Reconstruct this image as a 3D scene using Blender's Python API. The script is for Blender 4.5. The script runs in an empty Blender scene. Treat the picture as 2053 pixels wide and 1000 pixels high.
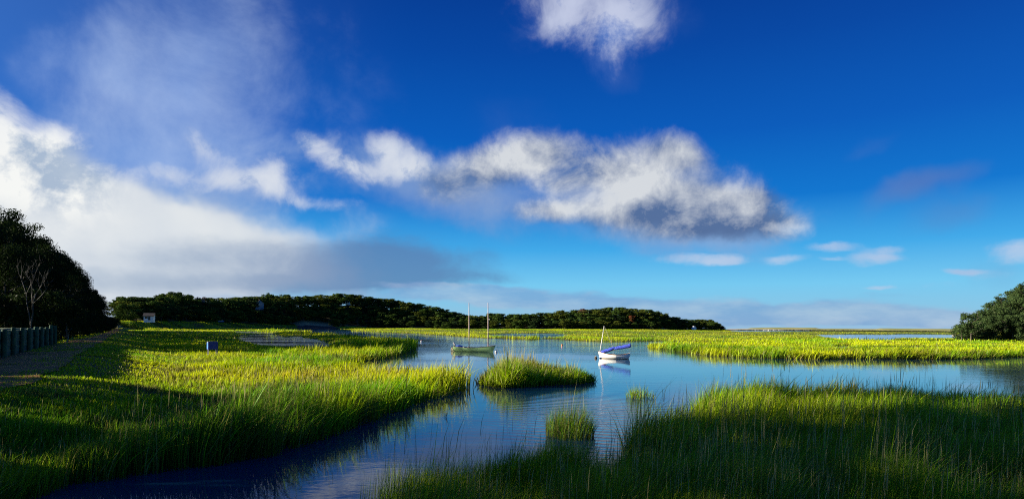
import bpy, bmesh, math, random
import numpy as np
from mathutils import Vector, Matrix
rng = np.random.default_rng(7)
random.seed(7)
sc = bpy.context.scene
COL = sc.collection
R = math.radians

# ------------------------------------------------------------------ camera
F = 1268.0          # focal length in photo pixels (2053 wide)
H = 3.2             # eye height above the water
ROLL = 0.0085
PY = 654.0
cam_d = bpy.data.cameras.new("camera")
cam = bpy.data.objects.new("camera", cam_d); COL.objects.link(cam)
cam_d.sensor_width = 36.0
cam_d.lens = 36.0 * F / 2053.0
cam_d.shift_y = (PY - 500.0) / 2053.0
cam_d.clip_start = 0.1; cam_d.clip_end = 20000
ct, st = math.cos(ROLL), math.sin(ROLL)
cam.matrix_world = Matrix(((ct, -st, 0, 0), (0, 0, -1, 0), (st, ct, 0, H), (0, 0, 0, 1)))
sc.camera = cam

def yh(x): return PY + ROLL * (x - 1026.5)
def at(x, y, z=0.0):
    """photo point lying at height z -> world"""
    u = (x - 1026.5) / F; v = (PY - y) / F
    X = u * ct - v * st; Z = u * st + v * ct
    k = (z - H) / Z
    return Vector((X * k, k, z))
def atd(x, y, Y):
    """photo point at depth Y -> world"""
    u = (x - 1026.5) / F; v = (PY - y) / F
    return Vector(((u * ct - v * st) * Y, Y, H + (u * st + v * ct) * Y))

# ------------------------------------------------------------------ light
EXPO = 1.45
SA, SE = R(6), R(14.6)
sun_dir = Vector((-math.cos(SA) * math.cos(SE), -math.sin(SA) * math.cos(SE), math.sin(SE)))
sd_ = bpy.data.lights.new("sun", 'SUN'); sd_.energy = 5.0; sd_.angle = R(0.6); sd_.color = (1.0, 0.90, 0.72)
so = bpy.data.objects.new("sun", sd_); COL.objects.link(so)
so.rotation_euler = sun_dir.to_track_quat('Z', 'Y').to_euler()
so.location = (-60, -10, 60)
vs = sc.view_settings
vs.view_transform = 'Standard'; vs.look = 'None'; vs.exposure = EXPO; vs.gamma = 1.0; vs.use_curve_mapping = False
sc.cycles.max_bounces = 6
sc.cycles.diffuse_bounces = 2; sc.cycles.glossy_bounces = 3; sc.cycles.transmission_bounces = 3
sc.cycles.transparent_max_bounces = 4
sc.cycles.pixel_filter_type = 'BLACKMAN_HARRIS'; sc.cycles.filter_width = 1.1
sc.cycles.use_denoising = False; sc.cycles.denoising_input_passes = 'RGB_ALBEDO_NORMAL'; sc.cycles.denoising_prefilter = 'ACCURATE'

def lin(c):
    return tuple(((v / 255) / 12.92 if v / 255 <= 0.04045 else ((v / 255 + 0.055) / 1.055) ** 2.4) for v in c)

# ------------------------------------------------------------------ sky
world = bpy.data.worlds.new("World"); sc.world = world
world.use_nodes = True
wt = world.node_tree; wt.nodes.clear()
WN, WL = wt.nodes, wt.links
def wmath(op, a, b=None, c=None, clamp=False):
    n = WN.new('ShaderNodeMath'); n.operation = op; n.use_clamp = clamp
    for i, v in enumerate((a, b, c)):
        if v is None: continue
        if isinstance(v, (int, float)): n.inputs[i].default_value = v
        else: WL.new(v, n.inputs[i])
    return n.outputs[0]
def wsmooth(v, a, b, lo=0.0, hi=1.0):
    n = WN.new('ShaderNodeMapRange'); n.interpolation_type = 'SMOOTHSTEP'
    WL.new(v, n.inputs['Value'])
    n.inputs['From Min'].default_value = a; n.inputs['From Max'].default_value = b
    n.inputs['To Min'].default_value = lo; n.inputs['To Max'].default_value = hi
    return n.outputs[0]
def wmix(f, a, b, blend='MIX'):
    n = WN.new('ShaderNodeMix'); n.data_type = 'RGBA'; n.blend_type = blend
    n.clamp_factor = True
    for sock, v in ((n.inputs[0], f), (n.inputs[6], a), (n.inputs[7], b)):
        if isinstance(v, (int, float)): sock.default_value = v
        elif isinstance(v, tuple): sock.default_value = (*v, 1)
        else: WL.new(v, sock)
    return n.outputs[2]
SK = 1.0 / (2 ** EXPO)
def skc(c):                       # a display colour of the sky as radiance (Background strength is 0.1)
    return tuple(v * SK * 10 for v in lin(c))
geo = WN.new('ShaderNodeTexCoord')
sep = WN.new('ShaderNodeSeparateXYZ'); WL.new(geo.outputs['Generated'], sep.inputs[0])
dx, dy, dz = sep.outputs
az = wmath('ARCTAN2', dx, dy)
hyp = wmath('SQRT', wmath('ADD', wmath('MULTIPLY', dx, dx), wmath('MULTIPLY', dy, dy)))
el = wmath('ARCTAN2', dz, hyp)
comb = WN.new('ShaderNodeCombineXYZ'); WL.new(az, comb.inputs[0]); WL.new(el, comb.inputs[1])
AE = comb.outputs[0]

sky = WN.new('ShaderNodeTexSky'); sky.sky_type = 'NISHITA'; sky.sun_disc = False
sky.sun_elevation = SE; sky.sun_rotation = R(-99); sky.air_density = 1.0; sky.dust_density = 0.3; sky.ozone_density = 3.0
ramp = WN.new('ShaderNodeValToRGB')
WL.new(wmath('DIVIDE', el, 0.60, clamp=True), ramp.inputs[0])
cr = ramp.color_ramp
stops = [(0.0, (150, 190, 222)), (0.045, (136, 196, 228)), (0.11, (116, 200, 240)), (0.20, (62, 168, 232)), (0.32, (4, 116, 206)),
         (0.48, (0, 90, 186)), (0.68, (0, 70, 162)), (0.82, (0, 58, 146)), (1.0, (0, 50, 136))]
while len(cr.elements) < len(stops): cr.elements.new(0.5)
for e, (p, c) in zip(cr.elements, stops):
    e.position = p; e.color = (*[v * SK for v in lin(c)], 1)
base = WN.new('ShaderNodeVectorMath'); base.operation = 'SCALE'
WL.new(ramp.outputs[0], base.inputs[0]); base.inputs['Scale'].default_value = 10.0
skyc = wmix(0.012, base.outputs[0], sky.outputs[0])
# paler violet-blue air towards the sun's side
skyc = wmix(wsmooth(az, -0.15, -0.85, 0, 0.42), skyc, skc((84, 136, 214)))

def wnoise(scale, detail=6, rough=0.55, vec=None, stretch=(1, 1, 1), off=(0, 0, 0)):
    m = WN.new('ShaderNodeMapping'); WL.new(vec or AE, m.inputs[0])
    m.inputs['Scale'].default_value = stretch; m.inputs['Location'].default_value = off
    n = WN.new('ShaderNodeTexNoise'); n.noise_dimensions = '3D'
    n.inputs['Scale'].default_value = scale; n.inputs['Detail'].default_value = detail; n.inputs['Roughness'].default_value = rough
    WL.new(m.outputs[0], n.inputs['Vector'])
    return n
def warped(scale, amount, off=(0, 0, 0), stretch=(1, 1, 1)):
    n = wnoise(scale, 5, 0.6, off=off, stretch=stretch)
    s = WN.new('ShaderNodeVectorMath'); s.operation = 'SUBTRACT'; WL.new(n.outputs['Color'], s.inputs[0]); s.inputs[1].default_value = (.5, .5, .5)
    k = WN.new('ShaderNodeVectorMath'); k.operation = 'SCALE'; WL.new(s.outputs[0], k.inputs[0]); k.inputs['Scale'].default_value = amount
    a = WN.new('ShaderNodeVectorMath'); a.operation = 'ADD'; WL.new(AE, a.inputs[0]); WL.new(k.outputs[0], a.inputs[1])
    q = WN.new('ShaderNodeSeparateXYZ'); WL.new(a.outputs[0], q.inputs[0])
    return q.outputs
def blob(vec, prev, x, y, rx, ry, rot=0, w=1.0):
    u = (x - 1026.5) / F; v = (yh(x) - y) / F
    A = math.atan(u); E = math.atan(v / math.sqrt(1 + u * u))
    sa = 1 / (1 + u * u); se = 1 / math.sqrt(1 + u * u) / (1 + v * v / (1 + u * u))
    cb = WN.new('ShaderNodeCombineXYZ'); WL.new(vec[0], cb.inputs[0]); WL.new(vec[1], cb.inputs[1])
    if prev is not None: WL.new(prev, cb.inputs[2])      # z is scaled away; it only orders the evaluation
    m = WN.new('ShaderNodeMapping'); m.vector_type = 'TEXTURE'
    WL.new(cb.outputs[0], m.inputs[0])
    m.inputs['Location'].default_value = (A, E, 0)
    m.inputs['Rotation'].default_value = (0, 0, R(rot))
    m.inputs['Scale'].default_value = (rx / F * sa, ry / F * se, 1e5)
    l = WN.new('ShaderNodeVectorMath'); l.operation = 'LENGTH'; WL.new(m.outputs[0], l.inputs[0])
    s = WN.new('ShaderNodeMapRange'); s.interpolation_type = 'SMOOTHSTEP'
    WL.new(l.outputs['Value'], s.inputs['Value'])
    s.inputs['From Min'].default_value = 1.6; s.inputs['From Max'].default_value = 0.1
    s.inputs['To Min'].default_value = 0; s.inputs['To Max'].default_value = w * 1.12
    return s.outputs[0]
LASTD = [None]
def blobs(vec, lst):
    acc = None
    for b in lst:
        o = blob(vec, acc if acc is not None else LASTD[0], *b)
        acc = o if acc is None else wmath('ADD', acc, o)
    LASTD[0] = acc
    return acc
vec_soft = warped(3.0, 0.16)
vec_puff = warped(11.0, 0.035, (3, 1, 0))
vec_flat = warped(4.0, 0.06, (7, 2, 0), (1, 3, 1))
def distorted(n, v):
    n.inputs['Distortion'].default_value = v; return n
det = distorted(wnoise(11, 11, 0.63, off=(1.3, 4, 0)), .35)               # billows
det2 = distorted(wnoise(11, 11, 0.63, off=(1.3 + 0.10, 4 - 0.16, 0)), .35)  # the same, a step away from the sun
soft = wnoise(6, 5, 0.5, off=(5, 5, 0), stretch=(1, 0.8, 1))
fine = wnoise(9, 7, 0.6, off=(9, 2, 0), stretch=(1, 3.2, 1))
wispn = distorted(wnoise(7, 9, 0.6, off=(2, 7, 0), stretch=(0.8, 0.9, 1)), .25)
relief = wmath('SUBTRACT', det.outputs[0], det2.outputs[0])

def layer(under, dens, n, k, lo, hi, op, dark, light, shade):
    """alpha = smoothstep(lo, hi, dens + k * (noise - .5)) * op, laid over the colour below"""
    d = wmath('ADD', dens, wmath('MULTIPLY', wmath('SUBTRACT', n, 0.5), k))
    d = wmath('MULTIPLY', wsmooth(d, lo, hi), wsmooth(dens, 0.0, 0.25))
    a = wmath('MULTIPLY', d, op)
    c = wmix(shade, skc(dark), skc(light))
    return wmix(a, under, c)
half = wmath('ADD', wmath('MULTIPLY', soft.outputs[0], 1.6), -0.3, clamp=True)
# thin veil, upper left
veil = blobs(vec_soft, [(250, 240, 170, 170, 0, .7), (190, 150, 80, 100, 0, .35), (400, 200, 190, 170, 0, .4), (540, 320, 170, 120, 0, .3), (60, 120, 60, 60, 0, .2), (480, 60, 220, 110, 0, .25), (300, 350, 240, 80, 0, .4), (700, 200, 130, 120, 0, .12)])
c = layer(skyc, veil, wispn.outputs[0], 2.2, 0.0, 1.7, 0.85, (134, 170, 230), (202, 218, 242), half)
# faint grey-lilac wisps on the right
wisp = blobs(vec_soft, [(1830, 388, 105, 36, 22, .9), (1900, 450, 90, 40, 15, .5), (1720, 310, 70, 25, 20, .25), (1250, 170, 60, 40, 0, .3), (2000, 560, 80, 40, 0, .4), (1040, 250, 110, 70, 0, .2)])
c = layer(c, wisp, wispn.outputs[0], 0.9, 0.0, 1.3, 0.55, (84, 110, 172), (128, 146, 192), half)
# bright bank, lower left
bank = blobs(vec_soft, [(60, 430, 270, 130, 0, 1.2), (250, 470, 270, 95, 0, .9), (-60, 600, 420, 130, 0, 1.0), (430, 500, 300, 80, 0, .75), (540, 450, 220, 55, 0, .35), (330, 560, 360, 60, 0, .9), (560, 540, 240, 45, 0, .5), (240, 400, 180, 70, 0, .5), (620, 480, 160, 50, 0, .25)])
c = layer(c, bank, wispn.outputs[0], 1.8, 0.0, 1.25, 0.97, (196, 207, 222), (238, 240, 238), wmath('MULTIPLY', half, wsmooth(bank, 0.3, 1.6), clamp=True))
cum = blobs(vec_puff, [(-10, 270, 60, 95, 0, 1.2), (40, 325, 95, 75, 0, 1.1), (125, 285, 62, 44, 0, 1.1), (90, 370, 150, 70, 0, 1), (200, 345, 60, 26, 0, .6), (20, 420, 200, 80, 0, .8), (200, 390, 120, 50, 0, .4)])
cdark = blobs(vec_soft, [(130, 340, 90, 34, 0, .7), (60, 300, 40, 30, 0, .3)])
csh = wmath('SUBTRACT', wmath('ADD', wmath('MULTIPLY', relief, 5.0), 0.85), wmath('MULTIPLY', cdark, .6), clamp=True)
c = layer(c, cum, det.outputs[0], 3.2, 0.2, 2.2, 0.93, (165, 184, 208), (248, 249, 246), csh)
# grey band running right along the wooded hill
grey = blobs(vec_flat, [(620, 530, 320, 44, 0, .9), (820, 515, 150, 38, 0, .6), (520, 572, 400, 22, 0, .7), (760, 560, 200, 20, 0, .5), (970, 555, 90, 18, 0, .4)])
c = layer(c, grey, wispn.outputs[0], 2.0, 0.05, 1.15, 0.82, (92, 128, 176), (164, 182, 204), wsmooth(az, -0.2, -0.6))
# soft haze round and under the clouds
haze_ = blobs(vec_soft, [(1150, 410, 330, 70, -4, .7), (1450, 450, 190, 60, -10, .6), (880, 370, 130, 60, 0, .6), (740, 340, 170, 50, 0, .5), (460, 370, 200, 50, 0, .5), (1180, 40, 150, 80, 0, .4), (1560, 440, 80, 40, 0, .3)])
c = layer(c, haze_, wispn.outputs[0], 2.4, 0.0, 1.3, 0.75, (92, 132, 198), (156, 180, 214), half)
# small puffs
puffs = blobs(vec_puff, [(398, 292, 40, 22, -42, .6), (430, 325, 50, 32, -35, .6), (520, 350, 90, 50, 0, .35), (800, 325, 90, 55, 0, .35), (650, 310, 90, 50, 0, .3), (310, 352, 66, 18, 0, .75), (215, 340, 50, 26, 0, .6), (430, 372, 70, 26, 5, .8), (500, 362, 70, 32, 10, 1.0), (550, 352, 42, 36, 0, 1.0),
                         (588, 396, 40, 24, -25, .9), (660, 408, 62, 15, 0, .8), (612, 284, 36, 22, -30, .8), (655, 316, 66, 26, -20, .85), (710, 335, 56, 26, -10, .7), (800, 322, 72, 30, -14, 1.0), (762, 294, 34, 28, 0, .9), (780, 352, 80, 26, 0, .8), (850, 345, 44, 34, 0, .6)])
psh = wmath('ADD', wmath('MULTIPLY', relief, 5.5), wsmooth(puffs, 0.2, 1.5, 0.30, 0.95), clamp=True)
c = layer(c, puffs, det.outputs[0], 3.8, 0.1, 2.6, 0.95, (132, 160, 206), (218, 224, 234), psh)
# the large cloud in the middle
big = blobs(vec_puff, [(915, 360, 90, 48, 10, 1.6), (1000, 330, 110, 40, 8, .6), (1110, 425, 80, 26, 0, .7), (1350, 440, 170, 44, -4, .8), (1500, 430, 100, 44, 0, .7), (1350, 300, 60, 40, 0, .5), (1010, 325, 100, 44, 8, 1.0), (960, 300, 50, 22, 0, .4), (1090, 318, 120, 50, 0, 1.1), (1110, 285, 70, 26, 0, .5), (1190, 345, 120, 60, 0, 1.1), (1290, 325, 100, 56, 0, 1.1), (1345, 296, 60, 38, -10, 1.0),
                       (1400, 320, 56, 28, -15, .9), (1260, 395, 160, 54, 0, 1.1), (1180, 425, 140, 32, 0, 1.0), (1090, 428, 60, 24, 0, .9), (1380, 400, 140, 66, -8, 1.1), (1470, 400, 100, 42, -12, 1.0), (1525, 400, 50, 22, -20, .6),
                       (1330, 450, 160, 36, 0, 1.0), (1440, 465, 90, 26, 0, 1.0), (1570, 462, 46, 26, 10, 1.1), (1530, 440, 70, 20, 0, .7), (930, 405, 90, 26, 0, .4), (1500, 475, 70, 18, 0, .6), (1080, 372, 80, 20, 0, .5), (870, 380, 50, 36, 0, .5)])
bdark = blobs(vec_soft, [(1440, 435, 150, 60, -10, 1.0), (1435, 472, 60, 22, 0, .7), (1380, 400, 100, 40, 0, .5), (1240, 305, 60, 26, 0, .3), (1110, 376, 110, 20, 0, .45), (930, 405, 100, 26, 0, .8), (1400, 340, 70, 30, 0, .35), (1540, 430, 60, 30, 0, .3), (1090, 290, 120, 16, 0, .1), (1260, 460, 120, 16, 0, .7), (1500, 400, 60, 30, 0, .5)])
blight = blobs(vec_puff, [(1200, 405, 90, 34, 15, .5), (990, 325, 110, 28, 5, .35), (1300, 360, 50, 44, 0, .3), (1572, 458, 30, 12, 0, .5), (1120, 430, 60, 14, 0, .2), (900, 345, 30, 24, 0, .3)])
bsh = wmath('ADD', wmath('ADD', wmath('MULTIPLY', relief, 2.6), 0.46), wmath('SUBTRACT', blight, wmath('MULTIPLY', bdark, 0.22)), clamp=True)
c = layer(c, big, det.outputs[0], 3.8, 0.1, 3.0, 0.96, (84, 110, 154), (216, 220, 224), bsh)
# the cloud at the top
topc = blobs(vec_puff, [(1100, 10, 76, 54, 0, 1.0), (1180, 20, 110, 60, 0, 1.0), (1270, 20, 70, 76, 0, 1.1), (1218, 92, 52, 64, 0, 1.6), (1190, 50, 110, 50, 0, .6), (1120, 65, 48, 34, 0, .8), (1215, -60, 170, 60, 0, 1), (1300, 60, 38, 40, 0, .6)])
tsh = wmath('ADD', wmath('MULTIPLY', relief, 5.0), wsmooth(topc, 0.3, 2.0, 0.2, 0.95), clamp=True)
c = layer(c, topc, det.outputs[0], 3.8, 0.1, 3.2, 0.92, (104, 136, 204), (200, 208, 232), tsh)
# flat little clouds low on the right, and the long low bank on the horizon
small = blobs(vec_flat, [(1400, 512, 90, 14, -2, 1.0), (1450, 520, 40, 8, 0, .6), (1565, 520, 48, 12, 0, .8), (1660, 490, 60, 10, 0, .7), (1745, 515, 48, 20, 0, .7), (1790, 520, 40, 14, 0, .7), (1798, 498, 34, 9, 0, .8), (2030, 497, 46, 24, 0, .95), (1940, 537, 40, 7, -5, 1.0), (2000, 545, 60, 14, 0, .4), (1780, 585, 40, 6, 0, .5), (1660, 520, 24, 6, 0, .5), (1890, 575, 50, 10, 10, .4)])
c = layer(c, small, det.outputs[0], 2.2, 0.1, 1.3, 0.72, (140, 170, 216), (212, 220, 236), half)
low = blobs(vec_flat, [(900, 585, 150, 18, 0, .9), (1080, 595, 210, 18, 0, 1.0), (830, 572, 80, 8, 0, .6), (1260, 612, 300, 16, 0, .9), (1600, 622, 260, 14, 0, .8), (1780, 600, 90, 8, 0, .5), (1500, 640, 520, 16, 0, 1.0), (1850, 645, 400, 16, 0, 1.0), (600, 600, 400, 18, 0, .7), (2200, 640, 300, 30, 0, .6)])
c = layer(c, low, fine.outputs[0], 1.4, 0.2, 1.0, 0.62, (122, 158, 206), (184, 199, 218), wmath('ADD', wmath('MULTIPLY', wmath('SUBTRACT', fine.outputs[0], 0.5), 3.0), 0.35, clamp=True))
# below the horizon
c = wmix(wsmooth(dz, -0.002, -0.03), c, skc((40, 60, 70)))
bg = WN.new('ShaderNodeBackground'); WL.new(c, bg.inputs[0]); bg.inputs[1].default_value = 0.1
wo = WN.new('ShaderNodeOutputWorld'); WL.new(bg.outputs[0], wo.inputs[0])
world.cycles.sampling_method = 'MANUAL'; world.cycles.sample_map_resolution = 512

# ------------------------------------------------------------------ helpers
def tag(o, label=None, cat=None, group=None, kind=None):
    if label: o['label'] = label
    if cat: o['category'] = cat
    if group: o['group'] = group
    if kind: o['kind'] = kind
    return o
def empty(name, loc, rz=0.0):
    o = bpy.data.objects.new(name, None); COL.objects.link(o)
    o.location = loc; o.rotation_euler = (0, 0, rz); o.empty_display_size = 0.3
    return o
def link(name, me, parent=None):
    o = bpy.data.objects.new(name, me); COL.objects.link(o)
    if parent: o.parent = parent
    return o
def copy_tree(o, parent=None):
    c = o.copy(); COL.objects.link(c)
    if parent: c.parent = parent
    for ch in list(o.children): copy_tree(ch, c)
    return c
class MB:
    def __init__(s): s.v = []; s.f = []
    def box(s, c, d, rot=None, taper=1.0):
        b = len(s.v); hx, hy, hz = d[0] / 2, d[1] / 2, d[2] / 2
        for z in (-1, 1):
            k = taper if z > 0 else 1
            for x, y in ((-1, -1), (1, -1), (1, 1), (-1, 1)):
                p = Vector((x * hx * k, y * hy * k, z * hz))
                if rot is not None: p = rot @ p
                s.v.append(tuple(p + Vector(c)))
        for f in ((3, 2, 1, 0), (4, 5, 6, 7), (0, 1, 5, 4), (1, 2, 6, 5), (2, 3, 7, 6), (3, 0, 4, 7)):
            s.f.append(tuple(b + i for i in f))
        return s
    def tube(s, pts, rad, n=8, cap=True):
        pts = [Vector(p) for p in pts]
        if not hasattr(rad, '__len__'): rad = [rad] * len(pts)
        b = len(s.v)
        for i, p in enumerate(pts):
            t = (pts[min(i + 1, len(pts) - 1)] - pts[max(i - 1, 0)]).normalized()
            ref = Vector((0, 0, 1)) if abs(t.z) < .9 else Vector((1, 0, 0))
            a = t.cross(ref).normalized(); c = t.cross(a)
            for k in range(n):
                th = 2 * math.pi * k / n
                s.v.append(tuple(p + (a * math.cos(th) + c * math.sin(th)) * rad[i]))
        for i in range(len(pts) - 1):
            for k in range(n):
                k2 = (k + 1) % n
                s.f.append((b + i * n + k, b + i * n + k2, b + (i + 1) * n + k2, b + (i + 1) * n + k))
        if cap:
            s.f.append(tuple(b + k for k in range(n))[::-1])
            s.f.append(tuple(b + (len(pts) - 1) * n + k for k in range(n)))
        return s
    def loft(s, rings, closed=False, cap=False):
        b = len(s.v); n = len(rings[0])
        for r in rings:
            s.v += [tuple(p) for p in r]
        for i in range(len(rings) - 1):
            for k in range(n if closed else n - 1):
                k2 = (k + 1) % n
                s.f.append((b + i * n + k, b + i * n + k2, b + (i + 1) * n + k2, b + (i + 1) * n + k))
        if cap:
            s.f.append(tuple(b + k for k in range(n))[::-1])
            s.f.append(tuple(b + (len(rings) - 1) * n + k for k in range(n)))
        return s
    def sphere(s, c, r, n=12, m=8, sq=(1, 1, 1)):
        rings = []
        for j in range(m + 1):
            ph = math.pi * (0.02 + 0.96 * j / m)
            rings.append([(c[0] + r * sq[0] * math.sin(ph) * math.cos(2 * math.pi * k / n), c[1] + r * sq[1] * math.sin(ph) * math.sin(2 * math.pi * k / n), c[2] + r * sq[2] * math.cos(ph)) for k in range(n)])
        return s.loft(rings, closed=True, cap=True)
    def build(s, name, mat, parent=None, smooth=False, bevel=0):
        me = bpy.data.meshes.new(name); me.from_pydata(s.v, [], s.f); me.update()
        bm = bmesh.new(); bm.from_mesh(me); bmesh.ops.recalc_face_normals(bm, faces=bm.faces)
        if bevel: bmesh.ops.bevel(bm, geom=bm.edges[:], offset=bevel, segments=1, affect='EDGES')
        bm.to_mesh(me); bm.free()
        if smooth: me.polygons.foreach_set('use_smooth', [True] * len(me.polygons))
        me.materials.append(mat)
        return link(name, me, parent)

def hash2(i, j, seed):
    n = (i * 374761393 + j * 668265263 + seed * 1442695041) & 0x7fffffff
    n = ((n ^ (n >> 13)) * 1274126177) & 0x7fffffff
    return ((n ^ (n >> 16)) & 0xffff) / 65535.0
def vnoise(x, y, seed=0):
    x = np.asarray(x, float); y = np.asarray(y, float)
    i = np.floor(x).astype(np.int64); j = np.floor(y).astype(np.int64)
    fx = x - i; fy = y - j; fx = fx * fx * (3 - 2 * fx); fy = fy * fy * (3 - 2 * fy)
    a = hash2(i, j, seed); b = hash2(i + 1, j, seed); c_ = hash2(i, j + 1, seed); d = hash2(i + 1, j + 1, seed)
    return (a * (1 - fx) + b * fx) * (1 - fy) + (c_ * (1 - fx) + d * fx) * fy
def fbm(x, y, seed=0, oct=4):
    s = 0; a = .5; t = 0
    for o in range(oct):
        s = s + a * vnoise(x * 2 ** o + 17 * o, y * 2 ** o + 5 * o, seed + o); t += a; a *= .5
    return s / t
def sstep(a, b, x):
    t = np.clip((x - a) / (b - a), 0, 1); return t * t * (3 - 2 * t)

# ------------------------------------------------------------------ materials
def new_mat(name):
    m = bpy.data.materials.new(name); m.use_nodes = True
    m.node_tree.nodes.clear()
    return m, m.node_tree.nodes, m.node_tree.links
def mat(name, col, rough=0.6, var=0.25, scale=6.0, bump=0.15, col2=None, spec=0.5, metal=0.0, coord='Object', bscale=None):
    m, N, L = new_mat(name)
    p = N.new('ShaderNodeBsdfPrincipled'); o = N.new('ShaderNodeOutputMaterial'); L.new(p.outputs[0], o.inputs[0])
    tc = N.new('ShaderNodeTexCoord')
    n = N.new('ShaderNodeTexNoise'); n.inputs['Scale'].default_value = scale; n.inputs['Detail'].default_value = 6
    L.new(tc.outputs[coord], n.inputs['Vector'])
    mx = N.new('ShaderNodeMix'); mx.data_type = 'RGBA'
    mr = N.new('ShaderNodeMapRange'); L.new(n.outputs[0], mr.inputs['Value']); mr.inputs['From Min'].default_value = .35; mr.inputs['From Max'].default_value = .65
    L.new(mr.outputs[0], mx.inputs[0])
    c2 = col2 or tuple(v * (1 - var) for v in col)
    mx.inputs[6].default_value = (*c2, 1); mx.inputs[7].default_value = (*col, 1)
    L.new(mx.outputs[2], p.inputs['Base Color'])
    p.inputs['Roughness'].default_value = rough; p.inputs['Metallic'].default_value = metal
    p.inputs['Specular IOR Level'].default_value = spec
    if bump:
        n2 = N.new('ShaderNodeTexNoise'); n2.inputs['Scale'].default_value = bscale or scale * 4; n2.inputs['Detail'].default_value = 5
        L.new(tc.outputs[coord], n2.inputs['Vector'])
        b = N.new('ShaderNodeBump'); b.inputs['Strength'].default_value = bump; b.inputs['Distance'].default_value = .05
        L.new(n2.outputs[0], b.inputs['Height']); L.new(b.outputs[0], p.inputs['Normal'])
    return m
def leaf_mat(name, trans=0.4, rough=0.5, gloss=0.06, tint=(1, 1, 1)):
    m, N, L = new_mat(name)
    at_ = N.new('ShaderNodeAttribute'); at_.attribute_name = 'col'
    mul = N.new('ShaderNodeMix'); mul.data_type = 'RGBA'; mul.blend_type = 'MULTIPLY'; mul.inputs[0].default_value = 1
    L.new(at_.outputs['Color'], mul.inputs[6]); mul.inputs[7].default_value = (*tint, 1)
    d = N.new('ShaderNodeBsdfDiffuse'); t = N.new('ShaderNodeBsdfTranslucent'); g = N.new('ShaderNodeBsdfGlossy')
    g.inputs['Roughness'].default_value = rough; g.inputs['Color'].default_value = (1, 1, 1, 1)
    L.new(mul.outputs[2], d.inputs[0]); L.new(mul.outputs[2], t.inputs[0])
    a = N.new('ShaderNodeMixShader'); a.inputs[0].default_value = trans; L.new(d.outputs[0], a.inputs[1]); L.new(t.outputs[0], a.inputs[2])
    b = N.new('ShaderNodeMixShader'); b.inputs[0].default_value = gloss; L.new(a.outputs[0], b.inputs[1]); L.new(g.outputs[0], b.inputs[2])
    o = N.new('ShaderNodeOutputMaterial'); L.new(b.outputs[0], o.inputs[0])
    return m
M_GRASS = leaf_mat('marsh_grass', 0.45, 0.4, 0.005)
M_LEAF = leaf_mat('leaves', 0.22, 0.45, 0.004)
M_PINE = leaf_mat('hill_leaves', 0.15, 0.6, 0.0)
M_BARK = mat('bark', (0.10, 0.08, 0.06), 0.9, .5, 5, .5)
M_PALEBARK = mat('pale_bark', (0.32, 0.29, 0.26), 0.85, .45, 4, .4)
M_DIRT = mat('path_dirt', (0.32, 0.14, 0.042), 0.95, .5, 0.6, .25, col2=(0.17, 0.075, 0.025), coord='Object', bscale=2.5, spec=.1)
M_LAWN = mat('lawn_turf', (0.07, 0.12, 0.02), 0.95, .4, 1.2, .5, bscale=20)
M_GREENWOOD = mat('green_treated_wood', (0.028, 0.085, 0.040), 0.9, .55, 2.5, .5, col2=(0.015, 0.042, 0.02), bscale=14)
M_GREENWOOD2 = mat('green_treated_boards', (0.035, 0.09, 0.048), 0.9, .5, 1.6, .5, col2=(0.022, 0.045, 0.03), bscale=10)

# ------------------------------------------------------------------ map of land and water (built in metres from the photo's shorelines)
def poly(pts, z=0.0):
    return np.array([tuple(at(x, y, z))[:2] for x, y in pts])
LAND = {
 'left': poly([(-2600, 1700), (-300, 1110), (0, 1020), (130, 972), (260, 950), (400, 938), (540, 912), (640, 880), (700, 860), (760, 835), (830, 812), (880, 797), (918, 784), (930, 776),
     (922, 768), (895, 761), (860, 757), (800, 754), (730, 750), (680, 742), (675, 733), (720, 725), (765, 719), (786, 714), (808, 707), (838, 700), (843, 696), (815, 690), (780, 684), (720, 678), (660, 671), (600, 667), (540, 664), (420, 660), (200, 657), (-2600, 655)]),
 'far': poly([(-800, 657), (300, 662), (560, 668), (640, 664), (720, 665), (800, 668), (880, 672), (960, 677), (1060, 681), (1082, 679), (1110, 680), (1170, 684), (1250, 685), (1330, 684), (1400, 686), (1500, 689),
     (1560, 692), (1700, 700), (2100, 708), (3400, 700), (2700, 672), (2053, 667), (1500, 662), (1450, 661.2), (1100, 659.5), (700, 655.3), (250, 650.5), (-800, 645)]),
 'right': poly([(1293, 695), (1300, 698), (1340, 703), (1380, 708.5), (1430, 713.5), (1500, 717), (1560, 719), (1640, 720.5), (1700, 719), (1790, 720), (1900, 720), (1980, 718), (2053, 716), (2700, 740), (3400, 730), (2700, 690),
     (1700, 684), (1560, 686), (1530, 690), (1480, 692.5), (1400, 691), (1340, 692)]),
 'near': poly([(740, 1120), (860, 1035), (980, 992), (1040, 966), (1090, 956), (1140, 962), (1190, 990), (1230, 1000), (1262, 950), (1275, 905), (1310, 888), (1390, 880), (1400, 845), (1425, 822), (1500, 811), (1600, 808), (1700, 808),
     (1800, 814), (1900, 822), (2053, 836), (2700, 880), (3400, 1800), (1000, 2600), (500, 1900)]),
 'islet': poly([(958, 768), (985, 757), (1040, 752), (1110, 755), (1170, 759), (1192, 764), (1180, 769), (1120, 772), (1060, 776), (1010, 779), (972, 776)]),
}
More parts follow.
